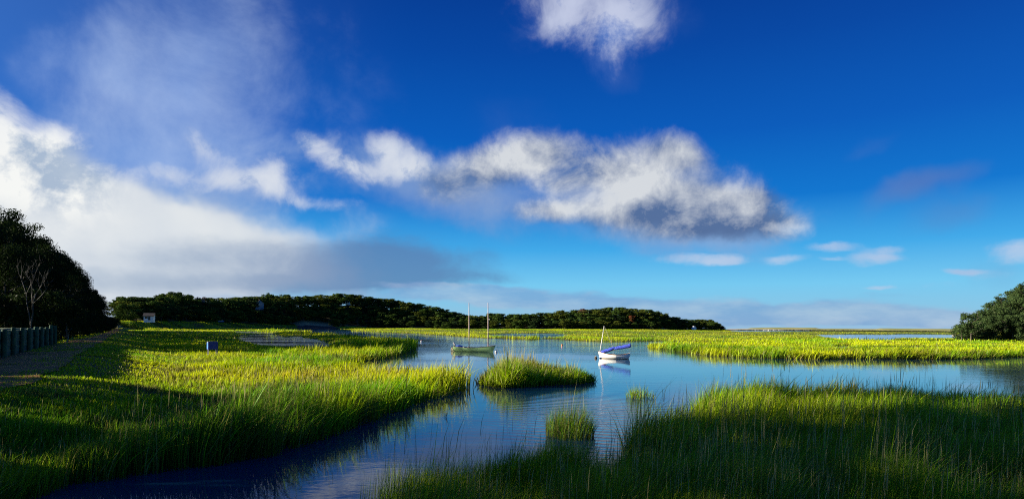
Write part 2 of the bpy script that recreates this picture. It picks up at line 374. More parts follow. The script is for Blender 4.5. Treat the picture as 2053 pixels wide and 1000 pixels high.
HOLES = [poly(p) for p in (
 [(1345, 688), (1420, 686.5), (1500, 689), (1535, 691), (1480, 692.5), (1400, 691), (1330, 692)],
 [(1630, 671), (1700, 670.3), (1785, 670.5), (1800, 669.5), (1925, 670.8), (1935, 677), (1880, 679), (1800, 678), (1785, 683), (1750, 685), (1700, 681), (1650, 676)],
 [(1440, 662.2), (1520, 661.6), (1640, 662.8), (1600, 664.8), (1480, 664.8)],
 [(492, 672), (545, 670), (575, 676), (600, 674), (640, 680), (670, 690), (664, 703), (625, 705), (600, 698), (575, 701), (530, 693), (496, 685), (476, 677)], [(690, 671), (720, 668), (790, 672), (800, 676), (740, 676)], [(455, 664), (520, 666), (560, 667), (540, 669.5), (480, 668)],
 [(585, 658), (660, 657.5), (710, 660), (705, 667), (640, 667), (600, 664)],
 [(970, 671), (1040, 668.2), (1105, 668.2), (1135, 671), (1120, 676), (1083, 679.5), (1040, 676.5), (990, 674)],
 [(1660, 694), (1700, 692), (1720, 696), (1690, 702), (1668, 700)], [(1812, 694), (1850, 693), (1862, 698), (1835, 703)],
 [(340, 657), (365, 656.5), (372, 658), (350, 659)], [(385, 659.5), (402, 659), (408, 661), (392, 661.5)],
)]
def sdist(P, pg):
    """signed distance, positive inside"""
    x, y = P[:, 0], P[:, 1]
    best = np.full(len(x), 1e18); inside = np.zeros(len(x), bool)
    n = len(pg)
    for i in range(n):
        ax, ay = pg[i]; bx, by = pg[(i + 1) % n]
        ex, ey = bx - ax, by - ay; L2 = ex * ex + ey * ey + 1e-12
        t = np.clip(((x - ax) * ex + (y - ay) * ey) / L2, 0, 1)
        best = np.minimum(best, (x - ax - t * ex) ** 2 + (y - ay - t * ey) ** 2)
        c1 = (ay > y) != (by > y)
        with np.errstate(divide='ignore', invalid='ignore'):
            xi = ax + (y - ay) * ex / (ey if ey != 0 else 1e-12)
        inside ^= c1 & (x < xi)
    d = np.sqrt(best)
    return np.where(inside, d, -d)
def edge_wobble(X, Y):
    s = np.clip(np.hypot(X, Y) / 60.0, 0.35, 6)
    return ((fbm(X / (2.2 * s), Y / (2.2 * s), 3) - .5) * 1.7 + (fbm(X / 0.7, Y / 0.7, 9, 2) - .5) * 0.5) * s
def shore(X, Y, which=None):
    """distance inside land (m), negative over water"""
    P = np.stack([X, Y], 1)
    d = np.full(len(X), -1e9)
    for k, pg in LAND.items():
        if which is None or k in which: d = np.maximum(d, sdist(P, pg))
    for hpg in HOLES: d = np.minimum(d, -sdist(P, hpg) * 1.0)
    # off behind and to the left of the viewer there is dry land
    d = np.maximum(d, np.where((Y < 3) | (X < -30 - 0 * Y) & (Y < 8), np.maximum(5 - Y * 1.2, -1e9), -1e9))
    return d + edge_wobble(X, Y)

PATH_R = np.array([tuple(at(x, y, 1.1))[:2] for x, y in [(-1700, 980), (-800, 900), (-300, 838), (0, 788), (85, 762), (118, 738), (150, 718), (186, 697), (211, 681), (228, 670), (240, 661.5)]])
PATH_L = np.array([tuple(at(x, y, 1.1))[:2] for x, y in [(-2600, 960), (-1400, 850), (-500, 765), (0, 720), (60, 704), (112, 690), (150, 682), (184, 676), (206, 669), (224, 662.5), (235, 658)]])
def line_side(X, Y, pl):
    """signed distance to an open polyline running away from the viewer; positive on its left"""
    best = np.full(len(X), 1e18); sg = np.ones(len(X))
    for i in range(len(pl) - 1):
        ax, ay = pl[i]; ex, ey = pl[i + 1] - pl[i]; L2 = ex * ex + ey * ey
        t = np.clip(((X - ax) * ex + (Y - ay) * ey) / L2, 0, 1)
        d = (X - ax - t * ex) ** 2 + (Y - ay - t * ey) ** 2
        cr_ = ex * (Y - ay) - ey * (X - ax)
        m = d < best
        best = np.where(m, d, best); sg = np.where(m, np.sign(cr_), sg)
    return np.sqrt(best) * sg
# wooded hill across the marsh: depth of its foot, height of its foot, height of the tree tops
HX = [100, 260, 450, 600, 750, 900, 1100, 1300, 1400, 1450]
HD = [280, 300, 420, 520, 560, 560, 560, 600, 660, 700]
HY0 = [641, 641, 645, 651, 656, 658, 658.3, 659, 660, 660]
TX = [100, 260, 300, 345, 375, 400, 450, 500, 540, 580, 640, 700, 740, 800, 860, 900, 935, 958, 985, 1040, 1100, 1150, 1200, 1235, 1290, 1320, 1350, 1380, 1412, 1430, 1442, 1450]
TY = [594, 595, 592, 586, 590, 597, 596, 592, 592, 592, 592, 587, 593, 600, 611, 621, 630, 634, 626, 628, 625, 621, 617, 615, 619, 623, 633, 640, 638.5, 642, 649, 657]
def hill(px):
    D = np.interp(px, HX, HD); y0 = np.interp(px, HX, HY0); ty = np.interp(px, TX, TY)
    zb = H - (y0 - yh(px)) * D / F
    zt = H + (yh(px) - ty) * (D + 45) / F
    return D, zb, zt
TREE_H = 12.0
def height(X, Y):
    X = np.asarray(X, float); Y = np.asarray(Y, float)
    s = shore(X, Y)
    z = -0.6 + 0.70 * sstep(-1.4, 1.2, s) + 0.15 * sstep(0.5, 10, s)
    # dry ground on the left
    sr = line_side(X, Y, PATH_R)
    land = sstep(-6.5, 0.3, sr) * (Y > -40) * (X < 0) * sstep(-0.5, 3.5, s)
    z = np.where(s > -2, z * (1 - land) + 1.1 * land, z)
    sl = line_side(X, Y, PATH_L)
    z = np.where(X < 0, z + sstep(2, 30, sl) * 1.6, z)
    # ground behind the viewer
    z = np.maximum(z, 2.0 * sstep(4.5, -2, Y) * sstep(70, 30, np.abs(X)) - 0.65)
    Yp = np.maximum(Y, 1.0)
    px = 1026.5 + F * X / Yp
    D, zb, zt = hill(px)
    m = (Y > 50) & (px > -50) & (px < 1475)
    rise = sstep(0.90, 1.0, Y / D)
    fade = sstep(1475, 1446, px)
    z = np.where(m, z * (1 - rise * fade) + (zb - 0.4) * rise * fade, z)
    hh = np.maximum(zt - TREE_H * 0.86 - zb, 0)
    z = np.where(m, z + hh * sstep(D + 3, D + 58, Y) * sstep(1466, 1425, px) * (1 - 0.6 * sstep(D + 120, D + 320, Y)), z)
    # right wooded point
    pr = sstep(1905, 2060, px) * sstep(168, 205, Y) * (Y < 900)
    z = z + np.where(Y > 50, 7.0 * pr, 0)
    # sea and dunes far away on the right
    z = np.where((Y > 1100) & (px > 1300), z * 0 - 0.5, z)
    return z

# ground: one polar sheet, finer where the photo looks
NR, NA = 330, 560
rr = np.concatenate([[0.0], np.geomspace(2.0, 9000, NR - 1)])
aa = np.concatenate([np.linspace(-R(46), R(46), NA - 120), np.linspace(R(46), R(314), 122)[1:-1]])
NA = len(aa)
RR, AA = np.meshgrid(rr, aa, indexing='ij')
GX = (RR * np.sin(AA)).ravel(); GY = (RR * np.cos(AA)).ravel()
GZ = height(GX, GY)
idx = np.arange(NR * NA).reshape(NR, NA)
a_ = idx[:-1, :]; b_ = idx[1:, :]; a2 = np.roll(a_, -1, 1); b2 = np.roll(b_, -1, 1)
quads = np.stack([a_, a2, b2, b_], -1).reshape(-1, 4)
def np_mesh(name, V, Fc, cols=None, smooth=False, mat_=None, cname='col'):
    me = bpy.data.meshes.new(name)
    nf, k = Fc.shape
    me.vertices.add(len(V)); me.vertices.foreach_set('co', np.ascontiguousarray(V, np.float32).ravel())
    me.loops.add(nf * k); me.loops.foreach_set('vertex_index', np.ascontiguousarray(Fc, np.int32).ravel())
    me.polygons.add(nf); me.polygons.foreach_set('loop_start', np.arange(0, nf * k, k, dtype=np.int32))
    if cols is not None:
        at2 = me.attributes.new(cname, 'FLOAT_COLOR', 'POINT')
        c4 = np.ones((len(V), 4), np.float32); c4[:, :3] = cols
        at2.data.foreach_set('color', c4.ravel())
    if smooth: me.polygons.foreach_set('use_smooth', np.ones(nf, bool))
    me.update(calc_edges=True)
    if mat_: me.materials.append(mat_)
    return me
def grass_tone(X, Y):
    """what kind of grass grows where: 0 green .. 1 straw yellow, plus rust"""
    r = np.hypot(X, Y)
    n = fbm(X / (3 + r * .05), Y / (3 + r * .05), 21)
    far = sstep(35, 90, r)
    yel = 0.22 + 0.50 * far + (n - .5) * 1.9
    px = 1026.5 + F * X / np.maximum(Y, 1); py = yh(px) + H * F / np.maximum(Y, 1)
    mid = np.exp(-((X + 9.5) / 9.0) ** 2 - ((Y - 35) / 6.5) ** 2)          # yellowed patch beyond the left bank
    yel = yel + 0.75 * mid
    bright = np.exp(-((X - 9) / 5.5) ** 2 - ((Y - 24) / 5) ** 2)
    yel = yel + 0.30 * bright + np.where(r > 14, (fbm(X / 7, Y / 5, 33) - .5) * 1.5, 0)
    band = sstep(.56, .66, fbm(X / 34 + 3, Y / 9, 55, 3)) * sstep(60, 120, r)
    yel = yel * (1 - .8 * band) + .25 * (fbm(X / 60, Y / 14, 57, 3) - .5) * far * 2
    rust = np.clip((fbm(X / (2 + r * .03), Y / (2 + r * .03), 40) - .55) * 3, 0, 1) * (0.2 + 0.8 * mid + 0.25 * far)
    return np.clip(yel, 0, 1), np.clip(rust, 0, 1)
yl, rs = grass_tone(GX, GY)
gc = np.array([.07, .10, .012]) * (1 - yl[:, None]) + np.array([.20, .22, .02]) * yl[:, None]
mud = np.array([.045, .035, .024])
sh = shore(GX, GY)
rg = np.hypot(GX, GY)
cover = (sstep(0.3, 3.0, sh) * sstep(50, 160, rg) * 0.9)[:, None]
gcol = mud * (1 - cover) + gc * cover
pxg = 1026.5 + F * GX / np.maximum(GY, 1)
Dg, zbg, ztg = hill(pxg)
forest = ((GY > Dg) & (GY > 50) & (pxg < 1470)) | (line_side(GX, GY, PATH_L) > 3) & (GX < 0)
fc = np.array([.055, .05, .022]) * (0.6 + 0.8 * fbm(GX / 9, GY / 9, 5)[:, None])
bare = np.array([.46, .34, .17])
def bare_mask(X, Y):
    px = 1026.5 + F * X / np.maximum(Y, 1); D, _, _ = hill(px)
    t = (Y - D)
    m1 = np.exp(-((px - 632) / 40) ** 2) * sstep(-3, 2, t) * sstep(22, 12, t)
    m2 = np.exp(-((px - 700) / 30) ** 2) * sstep(-3, 2, t) * sstep(14, 8, t) * .6
    m3 = np.exp(-((px - 1345) / 40) ** 2) * sstep(-3, 2, t) * sstep(26, 14, t) * .5
    m4 = np.exp(-((px - 430) / 45) ** 2) * sstep(-3, 2, t) * sstep(26, 14, t) * .25
    return np.maximum(np.maximum(m1, m2), np.maximum(m3, m4))
bm_ = np.clip(bare_mask(GX, GY) * (0.5 + 1.2 * fbm(GX / 5, GY / 5, 8)), 0, 1)[:, None]
fc = fc * (1 - bm_) + bare * bm_
gcol = np.where(forest[:, None], fc, gcol)
near_path = sstep(-7, -1, line_side(GX, GY, PATH_R)) * (GX < 0)
gcol = gcol * (1 - near_path[:, None] * .5) + np.array([.07, .06, .035]) * near_path[:, None] * .5
def ground_mat():
    m, N, L = new_mat('ground')
    p = N.new('ShaderNodeBsdfPrincipled'); o = N.new('ShaderNodeOutputMaterial'); L.new(p.outputs[0], o.inputs[0])
    a = N.new('ShaderNodeAttribute'); a.attribute_name = 'col'
    tc = N.new('ShaderNodeTexCoord'); n = N.new('ShaderNodeTexNoise'); n.inputs['Scale'].default_value = 1.3; n.inputs['Detail'].default_value = 8; n.inputs['Roughness'].default_value = .7
    L.new(tc.outputs['Object'], n.inputs['Vector'])
    mr = N.new('ShaderNodeMapRange'); L.new(n.outputs[0], mr.inputs['Value']); mr.inputs['From Min'].default_value = .3; mr.inputs['From Max'].default_value = .7
    mr.inputs['To Min'].default_value = .55; mr.inputs['To Max'].default_value = 1.35
    s = N.new('ShaderNodeVectorMath'); s.operation = 'SCALE'; L.new(a.outputs['Color'], s.inputs[0]); L.new(mr.outputs[0], s.inputs['Scale'])
    L.new(s.outputs[0], p.inputs['Base Color']); p.inputs['Roughness'].default_value = .95; p.inputs['Specular IOR Level'].default_value = .15
    b = N.new('ShaderNodeBump'); b.inputs['Strength'].default_value = .5; b.inputs['Distance'].default_value = .08; L.new(n.outputs[0], b.inputs['Height']); L.new(b.outputs[0], p.inputs['Normal'])
    return m
ground = link('ground', np_mesh('ground', np.stack([GX, GY, GZ], 1), quads, gcol, True, ground_mat()))
tag(ground, 'muddy marsh ground and wooded slopes under the grass', kind='structure')

# water
def water_mat():
    m, N, L = new_mat('water')
    p = N.new('ShaderNodeBsdfPrincipled'); o = N.new('ShaderNodeOutputMaterial'); L.new(p.outputs[0], o.inputs[0])
    p.inputs['Base Color'].default_value = (0.004, 0.030, 0.075, 1); p.inputs['Specular Tint'].default_value = (0.56, 0.87, 1.0, 1); p.inputs['Roughness'].default_value = 0.03; p.inputs['IOR'].default_value = 1.333
    tc = N.new('ShaderNodeTexCoord')
    def nz(scale, st_, d=3, r=.5):
        mp = N.new('ShaderNodeMapping'); mp.inputs['Scale'].default_value = st_; L.new(tc.outputs['Object'], mp.inputs[0])
        n = N.new('ShaderNodeTexNoise'); n.inputs['Scale'].default_value = scale; n.inputs['Detail'].default_value = d; n.inputs['Roughness'].default_value = r
        L.new(mp.outputs[0], n.inputs['Vector']); return n.outputs[0]
    def mth(op, a, b):
        q = N.new('ShaderNodeMath'); q.operation = op
        for i, v in enumerate((a, b)):
            if isinstance(v, (int, float)): q.inputs[i].default_value = v
            else: L.new(v, q.inputs[i])
        return q.outputs[0]
    fine_ = nz(5.0, (0.8, 1.2, 1)); mid_ = nz(1.1, (0.5, 1.3, 1)); patch = nz(0.05, (0.7, 1.6, 1), 3)
    mr = N.new('ShaderNodeMapRange'); L.new(patch, mr.inputs['Value']); mr.inputs['From Min'].default_value = .42; mr.inputs['From Max'].default_value = .6
    mr.inputs['To Min'].default_value = .25; mr.inputs['To Max'].default_value = 1.1
    rip = mth('MULTIPLY', mth('ADD', mth('MULTIPLY', fine_, 0.0035), mth('MULTIPLY', mid_, 0.0065)), mr.outputs[0])
    sx_ = N.new('ShaderNodeSeparateXYZ'); L.new(tc.outputs['Object'], sx_.inputs[0])
    fr = N.new('ShaderNodeMapRange'); L.new(sx_.outputs[1], fr.inputs['Value']); fr.inputs['From Min'].default_value = 65; fr.inputs['From Max'].default_value = 200
    fr.inputs['To Min'].default_value = 1.0; fr.inputs['To Max'].default_value = 9.0
    rip = mth('MULTIPLY', rip, fr.outputs[0])
    # wavelets spreading from the white boat toward the viewer
    w = N.new('ShaderNodeTexWave'); w.wave_type = 'RINGS'; w.rings_direction = 'Z'; w.wave_profile = 'SIN'
    mp = N.new('ShaderNodeMapping'); L.new(tc.outputs['Object'], mp.inputs[0]); mp.inputs['Location'].default_value = tuple(-v for v in at(1300, 560 + 130, 0))
    L.new(mp.outputs[0], w.inputs['Vector']); w.inputs['Scale'].default_value = 0.62; w.inputs['Distortion'].default_value = 1.2; w.inputs['Detail'].default_value = 2; w.inputs['Detail Scale'].default_value = .6
    cm = at(1235, 860, 0)
    ms = N.new('ShaderNodeMapping'); ms.vector_type = 'TEXTURE'; ms.inputs['Location'].default_value = (cm.x, cm.y + 2, 0); ms.inputs['Scale'].default_value = (4.2, 11, 1); L.new(tc.outputs['Object'], ms.inputs[0])
    ln = N.new('ShaderNodeVectorMath'); ln.operation = 'LENGTH'; L.new(ms.outputs[0], ln.inputs[0])
    mk = N.new('ShaderNodeMapRange'); mk.interpolation_type = 'SMOOTHSTEP'; L.new(ln.outputs['Value'], mk.inputs['Value']); mk.inputs['From Min'].default_value = 1.2; mk.inputs['From Max'].default_value = .2
    wav = mth('MULTIPLY', mth('MULTIPLY', w.outputs['Fac'], mk.outputs[0]), 0.008)
    h = mth('ADD', rip, wav)
    b = N.new('ShaderNodeBump'); b.inputs['Strength'].default_value = 1.0; b.inputs['Distance'].default_value = 1.0
    L.new(h, b.inputs['Height']); L.new(b.outputs[0], p.inputs['Normal'])
    return m
wv = MB()
S = 9000
wv.v = [(-S, -S, 0), (S, -S, 0), (S, S, 0), (-S, S, 0)]; wv.f = [(0, 1, 2, 3)]
me_w = bpy.data.meshes.new('water'); me_w.from_pydata(wv.v, [], wv.f); me_w.materials.append(water_mat()); water = link('water', me_w); tag(water, 'calm blue tidal creek water', kind='structure')

# ------------------------------------------------------------------ path, lawn and retaining wall
def resample(pl, n):
    d = np.concatenate([[0], np.cumsum(np.hypot(*np.diff(pl, axis=0).T))]); t = np.linspace(0, 1, n) ** 1.6 * d[-1]
    return np.stack([np.interp(t, d, pl[:, 0]), np.interp(t, d, pl[:, 1])], 1)
A_, B_ = resample(PATH_R, 80), resample(PATH_L, 80)
pv = []
for k in np.linspace(0, 1, 9):
    pv.append(A_ * (1 - k) + B_ * k)
pv = np.array(pv)                       # 9 x 70 x 2
wob = (fbm(pv[0, :, 0] / 1.5, pv[0, :, 1] / 1.5, 77) - .5) * 1.2
pv[0, :, 0] += wob; pv[1, :, 0] += wob * .6
PX, PYY = pv[..., 0].ravel(), pv[..., 1].ravel()
PZ = height(PX, PYY) + 0.05 + 0.03 * fbm(PX, PYY, 5)
pi_ = np.arange(9 * 80).reshape(9, 80)
pq = np.stack([pi_[:-1, :-1], pi_[:-1, 1:], pi_[1:, 1:], pi_[1:, :-1]], -1).reshape(-1, 4)[:, ::-1]
path = link('path', np_mesh('path', np.stack([PX, PYY, PZ], 1), pq, None, True, M_DIRT)); tag(path, 'sandy dirt path beside the green retaining wall', kind='structure')

W0, W1 = at(0, 718, 1.1), at(106, 690.5, 1.1)
wdir = (W1 - W0); wlen = wdir.length; wdir.normalize()
wn = Vector((wdir.y, -wdir.x, 0))                     # toward the path
wall = empty('retaining_wall', W1); tag(wall, 'green timber retaining wall of round posts and boards beside the dirt path', 'retaining wall')
SP = wlen / 8.0
WT = 2.88
M_LAWN_WT = WT
for i in range(0, 13):
    p = W1 - wdir * (SP * i) - Vector(W1)
    h0 = 1.71 + 0.05 * math.sin(i * 2.1) + (0.08 if i == 1 or i == 0 else 0)
    r0 = 0.135 + 0.012 * math.sin(i * 1.7)
    m = MB(); lean = Vector((0.012 * math.sin(i * 3.3), 0.01, 0))
    base_ = p + wn * 0.16
    m.tube([base_ + Vector((0, 0, -0.35)), base_ + lean + Vector((0, 0, h0 * .5)), base_ + lean * 2 + Vector((0, 0, h0 - .02)), base_ + lean * 2 + Vector((0, 0, h0 + .02))], [r0 * 1.04, r0, r0 * .97, r0 * .8], 14)
    m.build('post', M_GREENWOOD, wall, smooth=False)
    if i < 12:
        q = p - wdir * (SP / 2)
        rot = Matrix.Rotation(math.atan2(wdir.y, wdir.x), 3, 'Z')
        m = MB()
        for j in range(7):
            m.box(q + wn * (0.0 + 0.012 * ((i * 7 + j) % 3)) + Vector((0, 0, 0.08 + 0.222 * j)), (SP * 0.995, 0.06, 0.213 - 0.006 * (j % 2)), rot)
        m.build('board_panel', M_GREENWOOD2, wall, bevel=0.004)
m = MB(); L_ = SP * 12
m.box(-wdir * (L_ / 2) + Vector((0, 0, 1.56)) - wn * 0.10, (L_, 0.16, 0.06), Matrix.Rotation(math.atan2(wdir.y, wdir.x), 3, 'Z'))
m.build('cap_rail', M_GREENWOOD2, wall)
# lawn sheet behind the wall
lw = MB()
Wn, Wf = W1 - wdir * (SP * 12), Vector(W1)
back = -wn
nn = 14
rings = []
for i in range(nn):
    t = i / (nn - 1); d = t * 34
    k = 2.67 + 0.1 * t + 0.36 * t * t
    a = Wn + back * (d + .16); b = Wf + back * (d + .16) - wdir * (0.02 * d)
    rings.append([(a.x + (b.x - a.x) * s_, a.y + (b.y - a.y) * s_, k + 0.03 * math.sin(s_ * 9 + t * 7)) for s_ in np.linspace(0, 1, 12)])
rings = [[(x, y, 0.3) for x, y, z in rings[0]]] + rings
lw.loft(rings)
e1 = [r_[-1] for r_ in rings]; b0 = len(lw.v)
for p in e1: lw.v.append(p)
for p in e1: lw.v.append((p[0], p[1], 0.2))
for i in range(len(e1) - 1): lw.f.append((b0 + i, b0 + i + 1, b0 + len(e1) + i + 1, b0 + len(e1) + i))
lawn = lw.build('lawn', M_LAWN, smooth=True); tag(lawn, 'mown lawn above the green retaining wall', kind='structure')

# ------------------------------------------------------------------ grass
def blades(X, Y, Z, hgt, wid, lean, az_, levels, cbase, ctip, name_, mat_=M_GRASS):
    n = len(X)
    ts = np.linspace(0, 1, levels + 1)
    ux, uy = np.cos(az_), np.sin(az_)
    fa = rng.uniform(0, 2 * np.pi, n); sx, sy = np.cos(fa), np.sin(fa)
    V = np.empty((n, 2 * levels + 1, 3), np.float32); C = np.empty((n, 2 * levels + 1, 3), np.float32)
    for k, t in enumerate(ts):
        cx = X + ux * lean * hgt * t ** 1.9; cy = Y + uy * lean * hgt * t ** 1.9; cz = Z + hgt * (t - 0.42 * lean ** 2 * t ** 2.4)
        w = wid * (1 - t ** 1.6) * .5 * (0.75 + 0.5 * min(t * 3, 1))
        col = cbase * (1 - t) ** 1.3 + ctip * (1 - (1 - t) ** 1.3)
        if k < levels:
            V[:, 2 * k, 0] = cx - sx * w; V[:, 2 * k, 1] = cy - sy * w; V[:, 2 * k, 2] = cz
            V[:, 2 * k + 1, 0] = cx + sx * w; V[:, 2 * k + 1, 1] = cy + sy * w; V[:, 2 * k + 1, 2] = cz
            C[:, 2 * k] = col; C[:, 2 * k + 1] = col
        else:
            V[:, 2 * k, 0] = cx; V[:, 2 * k, 1] = cy; V[:, 2 * k, 2] = cz; C[:, 2 * k] = col
    tri = []
    for k in range(levels - 1):
        a = 2 * k; tri += [(a, a + 1, a + 3), (a, a + 3, a + 2)]
    tri.append((2 * levels - 2, 2 * levels - 1, 2 * levels))
    tri = np.array(tri)
    Fc = (np.arange(n)[:, None, None] * (2 * levels + 1) + tri[None]).reshape(-1, 3)
    return V.reshape(-1, 3), Fc, C.reshape(-1, 3)
def join(parts):
    V = []; Fc = []; C = []; o = 0
    for v, f, c_ in parts:
        V.append(v); Fc.append(f + o); C.append(c_); o += len(v)
    return np.concatenate(V), np.concatenate(Fc), np.concatenate(C)
GREEN = np.array([.125, .34, .004]); YEL = np.array([.50, .56, .002]); RUST = np.array([.42, .25, .03]); BROWN = np.array([.085, .062, .03]); PALE = np.array([.46, .42, .16]); DKG = np.array([.065, .165, .012])
def sample_ground(n, x0, x1, y0, y1, power=1.0):
    """points over the ground, thinning out with distance"""
    px = rng.uniform(x0, x1, n); dy = rng.uniform(0, 1, n) ** power
    py = yh(px) + (y0 + (y1 - y0) * dy)
    u = (px - 1026.5) / F; Yd = H * F / (py - yh(px))
    return u * Yd, Yd, px, py
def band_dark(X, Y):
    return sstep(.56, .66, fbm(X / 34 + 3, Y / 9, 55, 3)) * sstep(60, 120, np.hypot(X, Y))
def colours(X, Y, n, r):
    yl_, rs_ = grass_tone(X, Y)
    yl_ = np.clip(yl_ + rng.normal(0, .16, n), 0, 1)[:, None]; rs_ = (rs_ * (rng.random(n) < .7))[:, None]
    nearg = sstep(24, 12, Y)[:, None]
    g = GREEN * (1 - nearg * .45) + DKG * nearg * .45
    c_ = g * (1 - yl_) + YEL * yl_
    c_ = c_ * (1 - rs_) + RUST * rs_
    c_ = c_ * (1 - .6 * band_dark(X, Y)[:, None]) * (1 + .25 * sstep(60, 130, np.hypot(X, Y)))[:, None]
    brn = (sstep(.60, .70, fbm(X / 2.4 + 9, Y / 1.6, 81, 3)) * sstep(14, 20, Y) * sstep(70, 50, Y))[:, None]
    c_ = c_ * (1 - .7 * brn) + BROWN * 1.2 * .7 * brn
    dead = (rng.random(n) < .05 + .16 * sstep(.5, .65, fbm(X / 3 + 4, Y / 3, 87, 2)))[:, None]
    c_ = np.where(dead, PALE * .6 * np.array([1, .95, .6]), c_)
    c_ = c_ * rng.uniform(.45, 1.5, (n, 1))
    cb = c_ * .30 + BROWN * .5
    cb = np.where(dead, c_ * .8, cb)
    return cb, c_
def grow(name_, which, n, box, label, hfun, levels=3, power=1.0, wpx=0.55, wmin=0.007, extra=None, mind=0.0, lean_mu=.28, thin=0.0, rise=False):
    X, Y, px, py = sample_ground(n, *box, power=power)
    if rise:
        m = n // 4; px[:m] = rng.uniform(200, 1475, m); D0 = hill(px[:m])[0]
        Y[:m] = D0 * rng.uniform(.84, 1.0, m); X[:m] = (px[:m] - 1026.5) / F * Y[:m]
    s = shore(X, Y, which)
    sr = line_side(X, Y, PATH_R)
    keep = (s > rng.random(n) ** 2 * .9 - .25) | ((Y > .84 * hill(px)[0]) & rise & (s > -3)) & ~((sr > -0.5 + 1.3 * (fbm(X / .8, Y / .8, 12, 2) - .35)) & (X < 0) & (Y < 400))
    D, zb, zt = hill(px)
    keep &= ~((Y > D - 2) & (px < 1470) & (px > -100))
    keep &= rng.random(n) > thin
    if extra is not None: keep &= extra(X, Y, s)
    X, Y, s, px = X[keep], Y[keep], s[keep], px[keep]; n = len(X)
    Z = height(X, Y) - 0.03
    Z = np.maximum(Z, -0.15)
    r = np.hypot(X, Y)
    tuft = 0.50 + 0.95 * fbm(X / 1.1, Y / 1.1, 60, 2) + 0.3 * (fbm(X / 6, Y / 6, 61, 2) - .5)
    h = hfun(X, Y, s) * tuft * rng.uniform(.6, 1.15, n)
    w = np.maximum(wmin, wpx * Y / 632.0) * rng.uniform(.6, 1.3, n)
    lean = np.clip(np.abs(rng.normal(lean_mu, .24, n)) * (0.3 + 2.6 * fbm(X / 2.2, Y / 2.2, 71, 2) ** 2), 0, .97)
    a = rng.normal(0.0, 0.9, n) + 2.2 * (fbm(X / 5, Y / 5, 72, 2) - .5) + (rng.random(n) < .2) * rng.uniform(-3, 3, n)
    # blades at the water's edge lean out over it
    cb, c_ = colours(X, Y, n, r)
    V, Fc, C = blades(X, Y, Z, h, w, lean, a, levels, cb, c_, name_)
    parts = [(V, Fc, C)]
    # long arching blades standing clear of the rest
    q = (rng.random(n) < 0.05) & (Y < 60); k = q.sum()
    if k:
        parts.append(blades(X[q], Y[q], Z[q], h[q] * rng.uniform(1.1, 1.45, k), np.maximum(.011, wpx * 1.25 * Y[q] / 632), np.clip(rng.normal(.55, .22, k), .1, .95), rng.normal(0.0, .7, k), 4, c_[q] * .8, np.clip(c_[q] * 1.5, 0, .62), name_))
    # pale seed heads on stalks
    q = (rng.random(n) < 0.012) & (Y < 45) & (Y > 7)
    if q.any():
        k = q.sum(); hx = h[q] * rng.uniform(1.25, 1.5, k); zz = np.zeros(k)
        l2 = np.clip(np.abs(rng.normal(.12, .12, k)), 0, .5); a2_ = rng.normal(0, 1.2, k)
        st_ = np.array([.20, .22, .07]) * rng.uniform(.7, 1.2, (k, 1)); wst = np.maximum(.005, .30 * Y[q] / 632)
        parts.append(blades(X[q], Y[q], Z[q], hx, wst, l2, a2_, 3, st_, PALE * rng.uniform(.5, 1, (k, 1)), name_))
        hz = hx * .80
        ex = X[q] + np.cos(a2_) * l2 * hx * .80 ** 1.9; ey = Y[q] + np.sin(a2_) * l2 * hx * .80 ** 1.9
        ez = Z[q] + hx * (.80 - .42 * l2 ** 2 * .8 ** 2.4)
        parts.append(blades(ex, ey, ez, hx * .28, wst * 1.9, l2 * .9, a2_, 2, PALE * .75 * rng.uniform(.6, 1.1, (k, 1)), PALE * rng.uniform(.6, 1.1, (k, 1)), name_))
    V, Fc, C = join(parts)
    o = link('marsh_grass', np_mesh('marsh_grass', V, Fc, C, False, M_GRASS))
    tag(o, label, kind='stuff')
    return o
def creek(X, Y, keys):
    P = np.stack([X, Y], 1); d = np.full(len(X), -1e9)
    for k in keys: d = np.maximum(d, sdist(P, LAND[k]))
    return np.maximum(d, 0)
MOUNDS = [(735, 700, 9, 6, .75), (700, 690, 10, 7, .5), (820, 697, 5, 5, .5), (650, 712, 7, 3, .3), (560, 666, 14, 10, .4), (650, 667, 12, 8, .35), (520, 664, 14, 10, .3), (480, 705, 8, 4, .2)]
def h_left(X, Y, s):
    e = 0.34 + 0.78 * np.exp(-creek(X, Y, ['left']) / 4.5)
    for (mx, my, rx, ry, k) in MOUNDS:
        c0 = at(mx, my, 0); e = e + k * np.exp(-((X - c0.x) / rx) ** 2 - ((Y - c0.y) / ry) ** 2)
    sr = line_side(X, Y, PATH_R)
    e = e * (0.75 + .5 * fbm(X / 4, Y / 4, 90, 2))
    return e * (0.4 + 0.6 * sstep(-1, -8, sr))
def h_far(X, Y, s):
    return (0.42 + 0.5 * np.exp(-creek(X, Y, ['far']) / 8)) * (0.5 + 1.0 * fbm(X / 14, Y / 22, 91, 2))
def h_right(X, Y, s): return (0.50 + 0.65 * np.exp(-creek(X, Y, ['right']) / 9)) * (0.75 + .5 * fbm(X / 5, Y / 5, 92, 2))
def h_near(X, Y, s): return (0.95 + 0.3 * np.exp(-np.maximum(s, 0) / 1.5)) * (0.8 + .4 * fbm(X / 3, Y / 3, 93, 2))
K = 1.0
grow('marsh_grass', ['left'], int(165000 * K), (-260, 1000, 95, 430), 'tall green cordgrass on the left bank in the foreground', h_left, 3, 1.0, .85)
grow('marsh_grass', ['left'], int(200000 * K), (-260, 1000, 14, 110), 'shaded and yellowed grass of the left marsh around the blue box', h_left, 2, 1.15, .80, extra=lambda X, Y, s: (H * F / Y < 100), lean_mu=.32)
